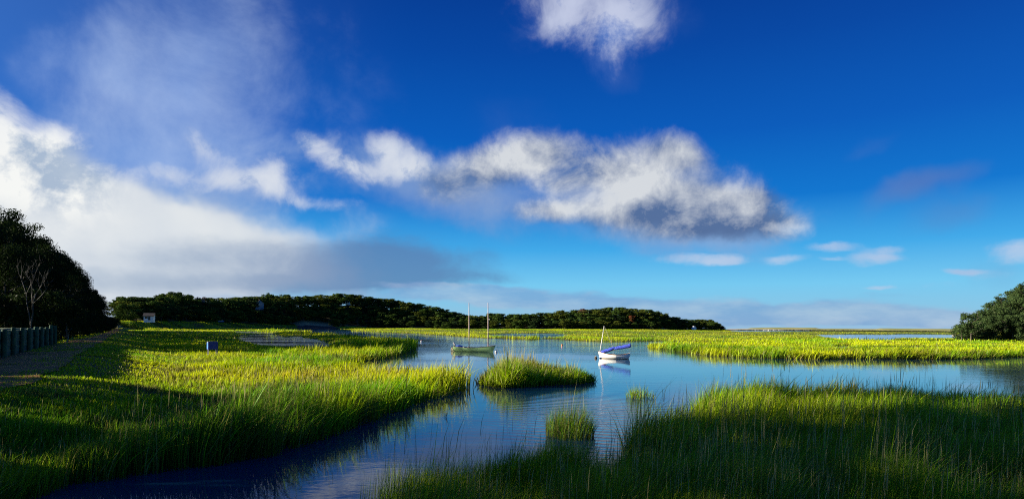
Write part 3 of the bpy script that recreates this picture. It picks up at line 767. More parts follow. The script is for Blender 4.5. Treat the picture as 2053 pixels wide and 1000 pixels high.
grow('marsh_grass', ['far'], int(330000 * K), (-300, 2350, 5.2, 48), 'yellow-green marsh flats reaching to the wooded hill', h_far, 1, rise=True, power=.95, wpx=.95, lean_mu=.35)
grow('marsh_grass', ['right'], int(110000 * K), (1280, 2350, 22, 74), 'bright yellow-green reed bed leaning in the wind behind the white boat', h_right, 2, 1.0, .8, lean_mu=.5)
grow('marsh_grass', ['near'], int(270000 * K), (700, 2350, 130, 520), 'tall reeds of the right foreground, half lit and half in shade', h_near, 3, 1.25, .7, extra=lambda X, Y, s: Y > 5.2, lean_mu=.16)

def tuft(px, py, rx, ry, n, hm, label, dens_pow=.5, lean_mu=.3, seed=0, name_='grass_tuft', yel=.3, zb=-0.05, polyw=None):
    c0 = at(px, py, 0)
    if polyw is None:
        th = rng.uniform(0, 2 * np.pi, n); q = rng.random(n) ** dens_pow
        X = np.cos(th) * q * rx; Y = np.sin(th) * q * ry
        e = 1 - q
    else:
        bb0, bb1 = polyw.min(0), polyw.max(0)
        X = rng.uniform(bb0[0] - .3, bb1[0] + .3, n); Y = rng.uniform(bb0[1] - .3, bb1[1] + .3, n)
        s = sdist(np.stack([X, Y], 1), polyw) + (fbm(X, Y, 4) - .5) * .9
        k = s > rng.random(n) ** 3 * .35
        X, Y, s = X[k] - c0.x, Y[k] - c0.y, s[k]; n = len(X); e = np.clip(s, 0, 1)
    h = hm * (0.45 + .65 * np.sqrt(np.clip(e, 0, 1))) * rng.uniform(.6, 1.15, n) * (0.8 + .5 * fbm((X + seed) / .6, Y / .6, 5, 2))
    if polyw is not None: h = h * np.interp(X / (bb1[0] - bb0[0]), [-.45, -.2, .05, .45], [.75, 1.25, .9, .62]) * (.55 + .9 * fbm((X + 3) / 1.3, Y / 1.3, 44, 2))
    w = np.maximum(.006, (.38 if polyw is None else .75) * c0.y / 632) * rng.uniform(.6, 1.3, n)
    out = np.arctan2(Y, X + .001)
    a = out + rng.normal(0, .8, n)
    a = np.where(rng.random(n) < .5, rng.normal(0, .8, n), a)
    lean = np.clip(np.abs(rng.normal(lean_mu, .2, n)), 0, .95)
    cb, c_ = colours(X + c0.x, Y + c0.y, n, None)
    Z = np.full(n, zb)
    parts = [blades(X, Y, Z, h, w, lean, a, 3, cb, c_, name_)]
    q = rng.random(n) < .06; k = q.sum()
    parts.append(blades(X[q], Y[q], Z[q], h[q] * 1.45, w[q] * 1.1, lean[q] * .4, a[q], 3, c_[q] * .7, PALE * rng.uniform(.5, 1, (k, 1)), name_))
    V, Fc, C = join(parts)
    o = link(name_, np_mesh(name_, V, Fc, C, False, M_GRASS)); o.location = (c0.x, c0.y, 0)
    tag(o, label, 'grass clump')
    return o
tuft(1142, 872, 0.72, .95, 1050, .95, 'sparse pale reed clump standing alone in the dark creek water', seed=3)
tuft(1283, 797, 0.62, .7, 230, .66, 'small thin reed clump in open water below the white sailboat', seed=8)
tuft(1075, 768, 1, 1, 17000, .96, 'long green grass islet in the creek between the left bank and the white sailboat', seed=12, name_='grass_islet', polyw=LAND['islet'], zb=-0.02, lean_mu=.42)
tuft(893, 835, 0.05, .05, 6, .5, 'few single reed stems poking from the water beside the left bank', seed=15, name_='reed_stems')
tuft(845, 985, 0.06, .06, 7, 1.15, 'few tall dark reed stems rising alone near the middle foreground', seed=19, name_='reed_stems')

# ------------------------------------------------------------------ trees
def leaf_cloud(clumps, per, size, squash, cols, rs_):
    """clumps: (x,y,z,r); leaf cards spread around each"""
    V = []; C = []
    allp = []
    for (x, y, z, r) in clumps:
        n = int(per * r * r)
        d = rs_.normal(size=(n, 3)); d /= np.linalg.norm(d, axis=1)[:, None]
        rad = r * rs_.random(n) ** .45
        p = d * rad[:, None]; p[:, 2] *= squash
        nrm = d + rs_.normal(0, .55, (n, 3)); nrm /= np.linalg.norm(nrm, axis=1)[:, None]
        ref = rs_.normal(size=(n, 3)); a = np.cross(nrm, ref); a /= np.linalg.norm(a, axis=1)[:, None]; b = np.cross(nrm, a)
        s = size * rs_.uniform(.6, 1.35, n)[:, None]
        c0 = p + np.array([x, y, z])
        q = np.stack([c0 - a * s, c0 + b * s * .55 + a * s * .1, c0 + a * s, c0 - b * s * .55 + a * s * .1], 1)
        V.append(q.reshape(-1, 3))
        tone = rs_.uniform(.7, 1.35) * rs_.uniform(.8, 1.2, (n, 1))
        mixv = np.clip(rs_.normal(.35, .25, (n, 1)), 0, 1)
        cc = (cols[0] * (1 - mixv) + cols[1] * mixv) * tone
        C.append(np.repeat(cc, 4, 0))
    V = np.concatenate(V); C = np.concatenate(C)
    Fc = np.arange(len(V)).reshape(-1, 4)
    return V, Fc, C
def limbs(mb, p, d, L, r, depth, rs_, tips, spread=.6, up=.25):
    segs = 4; pts = [p.copy()]; q = p.copy(); dd = d.normalized()
    for i in range(segs):
        dd = (dd + Vector(rs_.normal(0, .13, 3)) + Vector((0, 0, up * .15))).normalized()
        q = q + dd * (L / segs); pts.append(q.copy())
    mb.tube(pts, [r * (1 - .55 * i / segs) for i in range(segs + 1)], 7 if depth > 1 else 5, cap=True)
    if depth == 0: tips.append(q); return
    for k in range(rs_.integers(2, 4)):
        i = rs_.integers(2, segs + 1)
        nd = (dd + Vector(rs_.normal(0, spread, 3)) + Vector((0, 0, up))).normalized()
        limbs(mb, pts[i], nd, L * rs_.uniform(.55, .8), r * .5, depth - 1, rs_, tips, spread, up)
    tips.append(q)
def make_tree(name_, h, cr_, seed, mat_, bark, cols, per=60, lsize=.25, nclump=26, trunk_r=.22, crown_lo=.25, squash=.75, shape='oval', depth=2):
    rs_ = np.random.default_rng(seed)
    root = empty(name_, (0, 0, 0))
    mb = MB(); tips = []
    lx, ly = rs_.normal(0, .03 * h, 2)
    tp = [Vector((lx * t * t, ly * t, h * .62 * t)) for t in np.linspace(0, 1, 6)]
    tp[0].z = -.4
    mb.tube(tp, [trunk_r * (1.25 - .85 * t) for t in np.linspace(0, 1, 6)], 9)
    for k in range(6):
        i = rs_.integers(2, 6); th = rs_.uniform(0, 6.28)
        limbs(mb, tp[i], Vector((math.cos(th), math.sin(th), .5)), cr_ * .75, trunk_r * .42, depth - 1, rs_, tips)
    mb.build('trunk', bark, root, smooth=True)
    cl = []
    for k in range(nclump):
        th = rs_.uniform(0, 6.28); u = rs_.random(); zz = crown_lo + (1 - crown_lo) * u
        if shape == 'oval': prof = math.sin(math.pi * (0.12 + 0.80 * (1 - (1 - u) ** 1.1))) ** .6
        elif shape == 'flat': prof = math.sqrt(max(0, 1 - max(0, (u - .5) / .5) ** 2 * .7))
        else: prof = (1 - u) ** .75 * 1.05
        rad = cr_ * prof * rs_.uniform(.45, .95)
        rc = cr_ * rs_.uniform(.24, .42) * (1.0 if u < .8 else .8)
        cl.append((rad * math.cos(th), rad * math.sin(th), min(h * zz, h - rc * squash), rc))
    cl.append((0, 0, h * .8, cr_ * .4))
    if crown_lo < .5: cl.append((0, 0, h * .6, cr_ * .5)); cl.append((0, 0, h * .42, cr_ * .5))
    for t in (tips[::3] if crown_lo < .5 else []):
        cl.append((t.x, t.y, min(t.z, h * .95), cr_ * rs_.uniform(.14, .24)))
    V, Fc, C = leaf_cloud(cl, per, lsize, squash, cols, rs_)
    o = link('crown', np_mesh('crown', V, Fc, C, False, mat_), root)
    return root
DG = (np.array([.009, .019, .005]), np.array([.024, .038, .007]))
HG = (np.array([.026, .055, .012]), np.array([.075, .11, .020]))
HG2 = (np.array([.040, .060, .010]), np.array([.12, .135, .02])); HG3 = (np.array([.018, .038, .014]), np.array([.045, .07, .02]))
RG = (np.array([.026, .050, .018]), np.array([.060, .085, .026]))
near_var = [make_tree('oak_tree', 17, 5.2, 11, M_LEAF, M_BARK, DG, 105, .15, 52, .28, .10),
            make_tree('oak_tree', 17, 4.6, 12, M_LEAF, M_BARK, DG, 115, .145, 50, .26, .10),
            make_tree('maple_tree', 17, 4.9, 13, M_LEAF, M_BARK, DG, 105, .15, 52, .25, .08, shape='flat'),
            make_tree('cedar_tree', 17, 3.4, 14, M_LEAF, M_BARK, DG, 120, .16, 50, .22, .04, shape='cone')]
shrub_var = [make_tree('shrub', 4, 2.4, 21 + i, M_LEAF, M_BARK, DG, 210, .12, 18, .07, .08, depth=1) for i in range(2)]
far_var = [make_tree('hill_tree', 12, 5.0 + .5 * (i % 3), 31 + i, M_PINE, M_BARK, [HG, HG2, HG, HG3, HG, HG2][i], 30, .40, 30, .2, .08, shape=['oval', 'flat', 'oval', 'flat', 'cone', 'oval'][i], squash=.7, depth=1) for i in range(6)]
used = set()
def place(var, x, y, z, s, label, cat, group=None, rz=None, sz=None):
    if id(var) in used: o = copy_tree(var)
    else: o = var; used.add(id(var))
    o.location = (x, y, z); o.rotation_euler = (0, 0, random.uniform(0, 6.28) if rz is None else rz)
    o.scale = (s, s, sz or s)
    tag(o, label, cat, group)
    return o
def zat(x, y): return float(height(np.array([x]), np.array([y]))[0])

# left wood: silhouette in the photo -> tree heights
SX = [-400, -200, 0, 50, 100, 125, 150, 175, 200, 225, 250, 262]
SY = [318, 358, 400, 434, 478, 501, 525, 547, 571, 592, 610, 630]
nleft = 0
def left_tree(Y, off, kind, hs=1.0, label=None):
    """off metres left of the path's left edge at depth Y"""
    global nleft
    xl = np.interp(Y, PATH_L[:, 1], PATH_L[:, 0])
    X = xl - off
    px = 1026.5 + F * X / Y
    top = np.interp(px + 3.2 * F / Y, SX, SY)
    z = zat(X, Y)
    ht = (H + (yh(px) - top) * Y / F - z) * hs
    if px < -330: return
    ht = max(min(ht, 26), 4)
    s = ht / 17.0
    lab = LL[kind] + (' behind the lawn' if Y < 80 else ' halfway along the path' if Y < 140 else ' near its far right end') + (', in its front row' if off < 10 else ', deep inside it')
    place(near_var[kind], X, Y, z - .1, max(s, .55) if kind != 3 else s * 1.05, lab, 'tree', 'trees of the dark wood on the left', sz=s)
    nleft += 1
LL = ['dark broad oak in the left wood', 'dark narrow oak in the left wood', 'dark leafy maple in the left wood', 'dark conical cedar in the left wood']
for Y in np.arange(66, 215, 6.0):
    Y = Y * (1 + (Y - 66) / 1400)
    left_tree(Y + random.uniform(-2, 2), 5.5 + random.uniform(0, 2), random.choice([0, 1, 2, 1, 3]), random.uniform(.86, 1.0))
for Y in np.arange(70, 232, 9):
    left_tree(Y + random.uniform(-3, 3), 15 + random.uniform(-2, 3), random.choice([0, 2, 1]), random.uniform(.93, 1.05))
for Y in np.arange(74, 230, 11):
    left_tree(Y + random.uniform(-3, 3), 25 + random.uniform(-2, 4), random.choice([0, 2, 1]), random.uniform(.93, 1.05))
for off, Y in ((22, 62), (30, 66), (38, 64), (27, 76), (36, 80), (46, 74), (20, 72), (33, 56), (44, 60)):
    left_tree(Y, off, random.choice([0, 1, 2]), random.uniform(.92, 1.03))
sl_n = 0
for i in range(24):
    Y = 62 + i * 5.6 * (1 + i / 60)
    xl = np.interp(Y, PATH_L[:, 1], PATH_L[:, 0]); X = xl - 2.6 + 1.8 * (i / 24) + random.uniform(-.6, .4)
    place(shrub_var[i % 2], X, Y, zat(X, Y) - .1, random.uniform(.7, 1.1), 'low dark shrub below the left wood ' + ('just past the wall' if i < 6 else 'midway along the path' if i < 14 else 'near the far end of the path'), 'shrub', 'shrubs at the foot of the left wood')
for i in range(12):
    t = i / 11
    X = -45 - 24 * t + random.uniform(-1, 1); Y = 63 + random.uniform(-1, 2) - 6 * t
    place(shrub_var[i % 2], X, Y, 2.0, random.uniform(.8, 1.25), 'low dark shrub behind the lawn, ' + ('in the right half of its row' if i < 6 else 'in the left half of its row'), 'shrub', 'shrubs behind the lawn')

# the pale bare tree in front of the left wood
def bare_tree(name_, loc, h, seed, bark, label, r=.14, rad=.5, depth=3, lean=(0.2, 0, 1), up=.3):
    rs_ = np.random.default_rng(seed); root = empty(name_, loc); mb = MB(); tips = []
    limbs(mb, Vector((0, 0, -.3)), Vector(lean), h * .42, r, depth, rs_, tips, rad, up)
    limbs(mb, Vector((.1, .05, -.2)), Vector((lean[0] * -1.2, .1, 1)), h * .40, r * .8, depth, rs_, tips, rad, up)
    mb.build('branches', bark, root, smooth=True); tag(root, label, 'tree'); return root
M_DEAD = mat('shaded_limbs', (0.045, 0.04, 0.035), .8, .3, 3, .3)  # pale limbs coloured dark to stand in for the wood's shade
bt = atd(62, 640, 60)
bare_tree('bare_tree', (bt.x, bt.y, 2.4), 9.2, 5, M_DEAD, 'leafless pale-limbed tree standing before the dark left wood behind the lawn', r=.08, rad=.42, lean=(.25, 0, 1), up=.45)
dv = at(132, 687, 1.15)
bare_tree('driftwood_snag', (dv.x, dv.y, 1.1), 2.4, 9, M_PALEBARK, 'small weathered dead snag beside the path past the last wall post', r=.06, rad=.7, depth=2)

# wooded hill
bases = []
def hill_ok(px, Y):
    D, zb, zt = hill(px)
    return bare_mask(np.array([px_to_x(px, Y)]), np.array([Y]))[0]
def px_to_x(px, Y): return (px - 1026.5) / F * Y
HL = {0: 'round dark green tree in the wooded hill across the marsh', 1: 'flat-topped dark green tree in the wooded hill across the marsh', 4: 'pointed dark green tree in the wooded hill across the marsh'}
cnt = 0
rows = [(4, 19, .62), (17, 23, .80), (31, 24, .95), (46, 22, 1.0), (62, 24, 1.05)]
for ri, (dd, step, hs) in enumerate(rows):
    px = 244 + random.uniform(0, 12)
    while px < 1449:
        D, zb, zt = (float(v) for v in hill(px))
        Y = D + dd + random.uniform(-4, 4); X = px_to_x(px, Y)
        bmk = bare_mask(np.array([X]), np.array([Y]))[0]
        z = zat(X, Y)
        tops = H + (yh(px) - float(np.interp(px, TX, TY))) * Y / F
        want = (tops - z) * (random.uniform(.90, 1.03) if random.random() > .06 else 1.10)
        hgt = min(12 * hs * random.uniform(.85, 1.15), want) if ri < 3 else want
        if hgt > 2.2 and (bmk < .55 or dd > 12) and not (ri == 0 and random.random() < .15):
            vi = random.choice([0, 1, 2, 3, 5, 0, 1, 2, 3, 5, 4]); s = hgt / 12
            kind_ = 'pointed' if vi == 4 else 'flat-topped' if vi in (1, 3) else 'round'
            row_ = 'at the marsh edge' if ri == 0 else 'on the skyline' if ri == 4 else 'halfway up' if ri == 2 else 'low on the slope' if ri == 1 else 'just below the skyline'
            sec_ = ('above the white shed' if px < 480 else 'by the hill houses' if px < 760 else 'behind the green boat' if px < 960 else 'on the low saddle between the boats' if px < 1160 else 'on the knoll beyond the white sailboat' if px < 1340 else 'on the low right end of the hill')
            cat_l = kind_ + ' dark tree ' + row_ + ', ' + sec_
            place(far_var[vi], X, Y, z - .2, max(s * 1.5, .95), cat_l, 'tree', 'trees of the wooded hill', sz=max(s, .3))
            cnt += 1
        px += step * random.uniform(.8, 1.2) * (420 / D) ** .5
print('hill trees', cnt, 'left trees', nleft)
# the ones that stand out
def special(px, top, depth_off, cols, label, seed, shape='oval', cr_=5.2, mat_=M_PINE, per=26):
    D, zb, zt = (float(v) for v in hill(px)); Y = D + depth_off; X = px_to_x(px, Y); z = zat(X, Y)
    hgt = H + (yh(px) - top) * Y / F - z
    t = make_tree('hill_tree', max(hgt, 6), cr_, seed, mat_, M_BARK, cols, per, .4, 26, .2, .2, shape=shape, depth=1)
    t.location = (X, Y, z); tag(t, label, 'tree'); return t
special(352, 584, 30, HG, 'tallest full round tree on the wooded hill above the white shed', 71, cr_=6.2)
special(537, 586, 48, HG, 'dark pine poking above the hill skyline beside the orange-roofed house', 72, 'cone', 4.2)
special(1266, 632, 12, (np.array([.13, .045, .02]), np.array([.19, .07, .03])), 'rust-brown tree on the wooded hill beyond the white sailboat', 73, cr_=4.2)
special(1166, 618, 48, (np.array([.10, .05, .035]), np.array([.15, .08, .05])), 'brownish tree on the hill crest to the left of the rusty one', 74, cr_=5.5)
special(405, 594, 46, (np.array([.16, .13, .11]), np.array([.24, .20, .17])), 'thin grey half-bare tree on the hill crest right of the tallest tree', 75, cr_=5, per=10)

# right wooded point
right_var = [make_tree('shore_oak', 12, 5.4, 51 + i, M_PINE, M_BARK, RG, 70, .24, 42, .24, .04, shape=['oval', 'flat', 'oval'][i]) for i in range(3)]
RXp = [1925, 1935, 1960, 1985, 2010, 2030, 2053, 2120, 2300]
RYp = [655, 645, 632, 610, 595, 583, 570, 535, 470]
for (px, Y, k) in [(1938, 168, .9), (1956, 172, .85), (1975, 178, 1), (1992, 170, .7), (1994, 190, 1), (2010, 176, .8), (2014, 198, 1), (2030, 170, .55), (2034, 200, 1), (2040, 184, .8), (2054, 172, .5), (2058, 204, 1), (2062, 190, .85), (2078, 175, .6), (2082, 206, 1), (2100, 192, .85), (2120, 208, 1), (2130, 180, .6), (2150, 200, .9), (2180, 206, 1), (2170, 180, .6), (2220, 206, 1), (2260, 200, .9), (2300, 205, .9)]:
    X = px_to_x(px, Y); z = zat(X, Y)
    hgt = (H + (yh(px) - np.interp(px, RXp, RYp)) * Y / F - z) * k
    hgt = max(hgt, 4.0)
    if k < 1: hgt = min(hgt, 11)
    s = hgt / 12
    place(right_var[random.randrange(3)], X, Y, z - .2, max(s, .62), 'dark green oak on the right wooded point, ' + ('in its front row' if Y < 180 else 'high at its back' if Y > 195 else 'in its middle') + (' near the water tip' if px < 2000 else ' by the frame edge'), 'tree', 'oaks on the right wooded point', sz=s)
lo = make_tree('leaning_oak', 7.5, 3.0, 57, M_PINE, M_BARK, RG, 60, .22, 18, .13, .32, shape='flat')
X, Y = px_to_x(1947, 160), 160; lo.location = (X, Y, .3); tag(lo, 'spreading shore oak with pale bare trunk at the tip of the right wooded point', 'tree')
lo2 = make_tree('leaning_oak', 4.5, 2.0, 58, M_PINE, M_BARK, RG, 70, .2, 12, .09, .35, shape='flat')
X = px_to_x(1928, 162); lo2.location = (X, 162, .3); tag(lo2, 'smallest low oak at the outermost tip of the right wooded point', 'tree')

# trees beside and behind the viewer whose shade lies over the foreground
high_var = make_tree('tall_oak', 17, 4.6, 15, M_LEAF, M_BARK, DG, 46, .22, 36, .26, .60)
def shade(xs, ys, h, wk, var, label, cat='tree'):
    s = h / (17 if cat == 'tree' else 4)
    place(var, xs, ys, max(zat(xs, ys), 0) - .1, wk, label, cat, 'trees beside the viewer', sz=s)
for a in ((-25, 1, 13), (-24, 5.5, 12.5), (-26, 9.6, 12.5), (-32, -2, 16), (-34, 4, 16.5), (-33, 8.5, 15.5), (-46, 13, 27), (-47, 18.5, 27.5), (-47, 8, 27), (-56, 15, 30)):
    shade(a[0], a[1], a[2], .95, high_var, 'high-crowned oak beside the viewer shading the foreground marsh')
for i, a in enumerate(((-22, 2.5, 7), (-22.5, 5.5, 7.2), (-22, 8, 6.0), (-22.5, 10.3, 4.4), (-23.5, 13, 4.9), (-25, 16, 4.6), (-27, 18.5, 5.6), (-29, 21, 5.4))):
    shade(a[0], a[1], a[2], 1.0 if a[2] < 6 else 1.35, shrub_var[i % 2], 'tall shrub beside the viewer shading the left foreground', 'shrub')
# ------------------------------------------------------------------ far shore: dunes, scrub line, sea
M_DUNE = mat('dune', (0.34, 0.31, 0.10), .95, .35, .02, 0, col2=(0.25, 0.26, .06))
M_SAND = mat('sand', (0.50, 0.44, 0.34), .95, .2, .05, 0)
def ridge(name_, px0, px1, Y, ytop, mat_, depth_, seed, label, kind='structure', zlow=-.5, amp=.35, n=160):
    mb = MB(); rings = [[] for _ in range(7)]
    for i in range(n):
        px = px0 + (px1 - px0) * i / (n - 1); e = min(1, min(i, n - 1 - i) / (n * .08))
        nz = float(fbm(np.array([px / 22.0]), np.array([seed * 1.0]), seed, 4)[0]) - .5
        top = H + (yh(px) - (ytop(px) if callable(ytop) else ytop) + nz * amp * 2) * Y / F
        top = zlow + (top - zlow) * (e ** .5)
        for k, (f_, g_) in enumerate(((0, 0), (.2, .45), (.4, .85), (.5, 1), (.6, .9), (.8, .5), (1, 0))):
            YY = Y + depth_ * f_
            rings[k].append((px_to_x(px, YY), YY, zlow + (top - zlow) * g_))
    mb.loft(rings); o = mb.build(name_, mat_, smooth=True); tag(o, label, kind=kind); return o
ridge('dune', 1455, 2600, 1500, lambda p: yh(p) - 1.2 - (1.4 if 1500 < p < 1640 or p > 1760 else 0), M_DUNE, 60, 3, 'low grassy dunes on the far shore')
ridge('beach', 1450, 1640, 1150, lambda p: yh(p) + 1.2, M_SAND, 40, 4, 'pale sand strip before the dunes', zlow=-.3)
# dark scrub line
rs_ = np.random.default_rng(90); cl = []
for px in np.arange(1480, 2600, 2.0):
    Y = 1000 + rs_.uniform(-15, 15); X = px_to_x(px, Y)
    k = 1.0 if px > 1570 else .45
    cl.append((X, Y, .6, rs_.uniform(1.0, 2.0) * k))
V, Fc, C = leaf_cloud(cl, 26, .7, .7, (np.array([.018, .03, .012]), np.array([.035, .045, .015])), rs_)
o = link('scrub', np_mesh('scrub', V, Fc, C, False, M_PINE)); tag(o, 'dark scrub line in front of the far dunes', kind='stuff')

# flat distant marsh beyond the pools on the right
mb = MB()
for (pts_) in ([(1440, 661.5), (1700, 663.0), (2000, 665.2), (2500, 670), (2500, 667.5), (1900, 663.6), (1640, 661.6), (1500, 660.6)],):
    q = [at(x, y, .0) for x, y in pts_]; mb.v = [(p.x, p.y, .55) for p in q] + [(p.x, p.y, -.3) for p in q]; k = len(q)
    mb.f = [tuple(range(k))] + [(i, (i + 1) % k, k + (i + 1) % k, k + i) for i in range(k)]
M_FARM = mat('far_marsh', (0.12, 0.15, 0.022), .95, .4, .03, 0, col2=(.07, .09, .02))
o = mb.build('marsh_flat', M_FARM); tag(o, 'darker marsh flat beyond the right pools', kind='structure')

# ------------------------------------------------------------------ boats
def hull_section(t, L, beam, z_sheer, z_keel, bb, nseg, shape=1.8):
    """half breadth curve from sheer to keel"""
    pts = []
    for k in range(nseg + 1):
        s = k / nseg
        y = bb * (1 - s ** shape) ** (1 / 1.6)
        pts.append((y, z_sheer + (z_keel - z_sheer) * s))
    return pts
def make_hull(L, beam, sheer, keel, plan, rake0, rake1, n=26, nseg=9, shape=1.8, inset=0.0, floor=None):
    """rings along x (stern -L/2 .. bow L/2); returns the list of full sections"""
    rings = []
    for i in range(n + 1):
        t = i / n
        zs, zk, bb = sheer(t) - inset * .2, keel(t) + inset, max(plan(t) * beam / 2 - inset, .004)
        if floor is not None: zk = max(zk, floor)
        sec = hull_section(t, L, beam, zs, zk, bb, nseg, shape)
        ring = []
        for (y, z) in sec: ring.append((y, z))
        full = [(-y, z) for y, z in ring] + [(y, z) for y, z in ring[::-1][1:]]
        top = sheer(t)
        r = []
        for y, z in full:
            k = (z - zk) / max(top - zk, 1e-3)
            x = -L / 2 + L * t
            x += rake1 * (k - 1) * (1 if t > .5 else 0) * max(0, (t - .5) * 2) ** 2 + rake0 * (1 - k) * (max(0, (.5 - t) * 2) ** 2)
            if inset: x = x * (1 - inset / L * 2.0)
            r.append(Vector((x, y, z)))
        rings.append(r)
    return rings
M_GREENHULL = mat('green_hull_paint', (0.27, 0.44, 0.17), .4, .22, 1.5, .04, col2=(.20, .34, .13))
M_WHITEPAINT = mat('white_paint', (0.78, 0.77, 0.72), .35, .08, 2, .03)
M_CREAM = mat('cream_paint', (0.75, 0.64, 0.34), .4, .12, 3, .03)
M_VARN = mat('varnished_wood', (0.42, 0.20, 0.06), .3, .45, 3, .1)
M_DKVARN = mat('dark_rail_wood', (0.16, 0.085, 0.045), .4, .4, 3, .1)
M_SPAR = mat('weathered_spar', (0.50, 0.40, 0.35), .55, .3, 1.4, .1, col2=(.36, .22, .18))
M_PALESPAR = mat('pale_spar', (0.62, 0.60, 0.56), .45, .15, 2, .05)
M_BLUE = mat('blue_sail_cover', (0.045, 0.085, 0.55), .75, .35, 3, .5, bscale=7)
M_BLUECLOTH = mat('blue_cloth', (0.03, 0.10, 0.60), .7, .3, 5, .4)
M_BLACK = mat('dark_metal', (0.03, 0.03, 0.035), .45, .3, 5, .05)
M_MOTOR = mat('grey_motor', (0.55, 0.52, 0.47), .35, .15, 4, .03)
M_BOOT = mat('ochre_boot_stripe', (0.42, 0.24, 0.05), .6, .4, 4, .05)
M_ROPE = mat('rope', (0.55, 0.52, 0.42), .8, .2, 10, .1)
M_BRASS = mat('grey_fitting', (.4, .4, .4), .35, .1, 5, 0, metal=.8)

# green sharpie, bow to the right
gb = at(952, 704.5, 0)
g = empty('sharpie', (gb.x, gb.y, 0), R(-24)); tag(g, 'green two-masted open boat with bare masts and a motor, moored mid-creek', 'sailboat')
Lg = 86 * gb.y / F / math.cos(R(20))
shG = lambda t: .50 + .26 * (abs(t - .42) / .58) ** 1.8 + (.06 if t > .5 else 0) * (t - .5) * 2
kG = lambda t: -.16 + .05 * abs(t - .5)
plG = lambda t: (.66 + .34 * min(1, t / .4) ** .7 if t < .4 else max(0.0, 1 - ((t - .4) / .6) ** 2.1))
out = make_hull(Lg, 1.45, shG, kG, plG, .12, .42, shape=3.2)
inn = make_hull(Lg, 1.45, shG, kG, plG, .12, .42, shape=3.2, inset=.05, floor=.06)
m = MB(); m.loft(out)
m.f.append(tuple(range(len(out[0])))[::-1])
m.build('hull', M_GREENHULL, g, smooth=False)
m = MB(); m.loft([r_[::-1] for r_ in inn]); m.f.append(tuple(range(len(inn[0])))[::-1]); m.build('inner_hull', M_WHITEPAINT, g)
def rail(out, inn, w, h, name_, mt, par, dz=0.0):
    mb = MB()
    for side in (0, -1):
        pts = [Vector(r_[side]) for r_ in out]; q = [Vector(r_[side]) for r_ in inn]
        sec = []
        for p, i_ in zip(pts, q):
            d = (p - i_); d.z = 0; d = d.normalized() if d.length > 1e-6 else Vector((1, 0, 0))
            sec.append([p + d * w + Vector((0, 0, dz)), p + d * w + Vector((0, 0, h + dz)), i_ - d * .01 + Vector((0, 0, h + dz + .004)), i_ - d * .01 + Vector((0, 0, dz))])
        mb.loft(sec, closed=True, cap=True)
    return mb.build(name_, mt, par)
rail(out, inn, .03, .035, 'gunwale', M_DKVARN, g, -.005)
mb = MB()
for t in (.20, .46, .72):
    i = int(t * 26); w = abs(inn[i][0].y) * 1.9
    mb = MB(); mb.box((inn[i][0].x, 0, .42), (.24, w, .035)); mb.build('thwart', M_WHITEPAINT, g)
i = 22; fx = inn[i][0].x
m = MB(); sec = []
for i in range(19, 26):
    a, b = Vector(inn[i][0]), Vector(inn[i][-1]); sec.append([a + Vector((0, .0, .01)), (a + b) / 2 + Vector((0, 0, .05)), b + Vector((0, 0, .01))])
m.loft(sec); m.build('foredeck', M_WHITEPAINT, g)
m = MB(); m.box((out[0][0].x + .02, 0, (shG(0) + .02) / 2 + .05), (.05, .92, shG(0) - .02)); m.build('transom', M_GREENHULL, g)
mh = (705 - 607) * gb.y / F
for k, (pxm) in enumerate((940, 979)):
    xm = (pxm - 952) * gb.y / F / math.cos(R(24))
    m = MB(); m.tube([(xm, 0, -.05), (xm - .02, 0, mh * .5), (xm - .07, 0, mh - .02)], [.062, .055, .036], 10)
    mm = m.build('mast', M_SPAR, g, smooth=True)
    m = MB(); m.tube([(xm, 0, .44), (xm, 0, .53)], [.10, .10], 10); m.build('mast_collar', M_DKVARN, mm)
    if k == 1:
        m = MB(); m.box((xm + .1, 0, mh * .66), (.08, .04, .1)); m.build('block', M_WHITEPAINT, mm)
# blue bundle, outboard, rudder
m = MB(); m.tube([(-Lg / 2 + .25, -.15, .62), (-Lg / 2 + .7, -.1, .66), (-Lg / 2 + 1.15, -.05, .60)], [.10, .16, .07], 10); m.build('sail_bundle', M_BLUECLOTH, g, smooth=True)
m = MB(); x0 = -Lg / 2
rp = Matrix.Rotation(R(-28), 3, 'Y')
m.box((x0 - .02, -.12, .93), (.20, .20, .42), rp, .8); mo = m.build('outboard_motor', M_MOTOR, g, bevel=.03)
m = MB(); m.tube([(x0 + .10, -.12, .76), (x0 - .02, -.12, .55), (x0 - .30, -.12, .40)], [.05, .045, .04], 8); m.tube([(x0 - .30, -.12, .40), (x0 - .42, -.12, .52)], [.05, .03], 8); m.tube([(x0 - .05, -.12, .6), (x0 - .4, -.12, .62)], .03, 6)
m.build('motor_leg', M_BLACK, mo)
m = MB()
prof = [(-.02, -.1), (-.02, .44), (-.10, .50), (-.50, .48), (-.58, .34), (-.58, -.1)]
m.loft([[(x0 + px_, -.04, z_) for px_, z_ in prof], [(x0 + px_, .04, z_) for px_, z_ in prof]], closed=True, cap=True)
m.build('rudder', M_CREAM, g)
